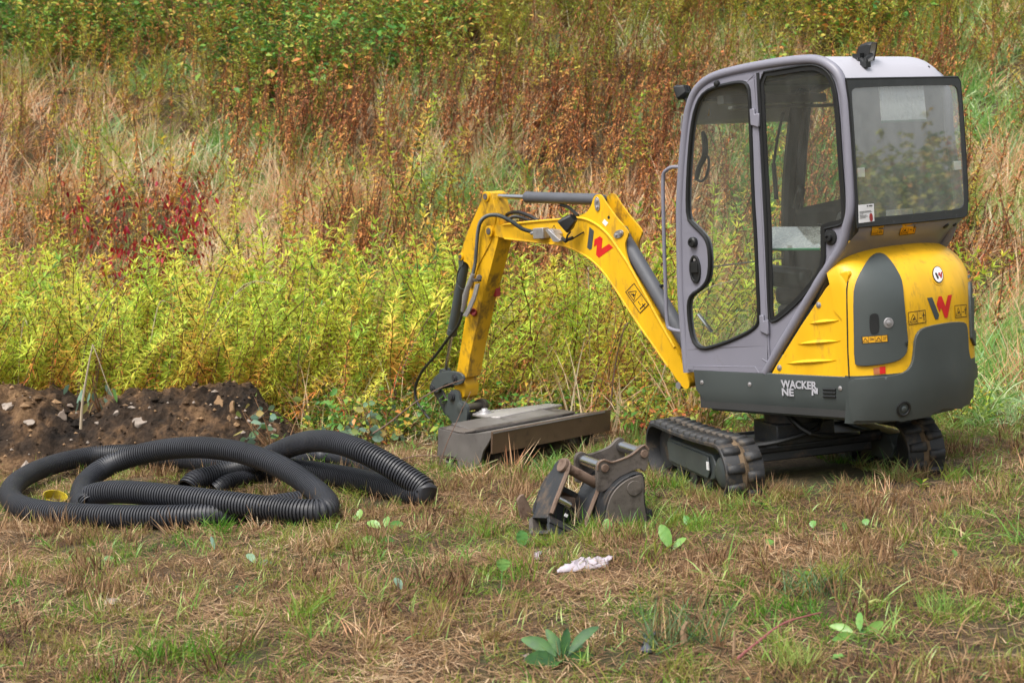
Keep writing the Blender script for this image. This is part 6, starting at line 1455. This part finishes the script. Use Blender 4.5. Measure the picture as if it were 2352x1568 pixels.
# crimson shrub and grey-green saplings
def sapling(base, h, tips, mat, ls, label, name, nl=22, wr=.55, cat='shrub', hang=True):
    root = empty(name, base, label, cat); st = PM(); lf = PM()
    for t in range(tips):
        d = rdir(rnd(.75, 1.3) if h < 1 else rnd(1.2, 1.52)); path = [Vector((0, 0, -.1))]; L_ = h * rnd(.6, 1.05)
        for k in range(5): path.append(path[-1] + d * L_ / 5); d = (d + rdir(0) * .18).normalized()
        st.stick(path, [.009, .007, .006, .004, .003, .002], .5, 0, 5); pp = smoothc(path, 5)
        for k in range(nl):
            q = pp[int(rnd(.42, 1) * (len(pp) - 1))]; dd = rdir(rnd(-.2, .6)); e = q + dd * rnd(.03, .12); st.stick([q, e], .0015, .5, 0); s_ = ls * rnd(.7, 1.2)
            lf.oval(e, (dd * .5 - ZV * (.9 if hang else .1)).normalized(), rdir(.2), s_, s_ * wr, rnd(0, 1), 0, .1, 0, (0, .3, .65, 1))
    a = st.obj('stems', [M_STEM]); b_ = lf.obj('foliage', [mat]); b_['kind'] = 'stuff'
    for o in (a, b_): COL.objects.link(o); o.parent = root
    return root
def at_depth(px, py, y): return onpl((px, py), Vector((0, y, 0)), Vector((0, 1, 0)))
q = at_depth(335, 560, 15.2); q.z = gz(q.x, q.y); sapling(q, 2.3, 22, M_RED, .054, 'crimson leaved shrub rising above the goldenrod at the left', 'crimson_shrub', 62)
q = at_depth(240, 925, 12.1); q.z = surf(q.x, q.y); sapling(q, .42, 5, M_SILV, .085, 'small sapling with drooping grey green leaves on the heap', 'leafy_sapling', 5)
for (px, py, lb) in ((640, 950, 'low shrub with pale oval leaves at the right end of the heap'), (790, 960, 'low shrub with pale oval leaves midway between heap and arm'), (860, 965, 'low shrub with pale oval leaves nearest the bucket arm')):
    q = at_depth(px, py, 11.75); q.z = surf(q.x, q.y); o = sapling(q, .55, 6, M_SILV, .075, lb, 'oval_leaved_shrub', 6, .68, hang=False); o['group'] = 'oval leaved shrubs'
# wood on the right, which the rear window reflects
cF = protos([p_shrub(M_OLIVE, 3.0, 50, 60, .14) for _ in range(2)] + [p_shrub(M_BRAM, 3.0, 50, 60, .14)])
pts = []; rots = []; scl = []; idx = []
for k_ in range(900):
    y = rng.uniform(-6, 26); x = rng.uniform(24, 30); hh = 5.0 + 2.0 * nf(y, 0, .18, 71) + .6 * nf(y, 1, .7, 73)
    z = -1 + rng.uniform(0, 1) * (hh - 1.5); pts.append((x, y, z)); rots.append((rng.normal(0, .3), rng.normal(0, .3), rng.uniform(0, 6.28))); scl.append(rng.uniform(.7, 1.1)); idx.append(int(rng.integers(0, 3)))
scatter('far_wood', cF, pts, rots, scl, idx)
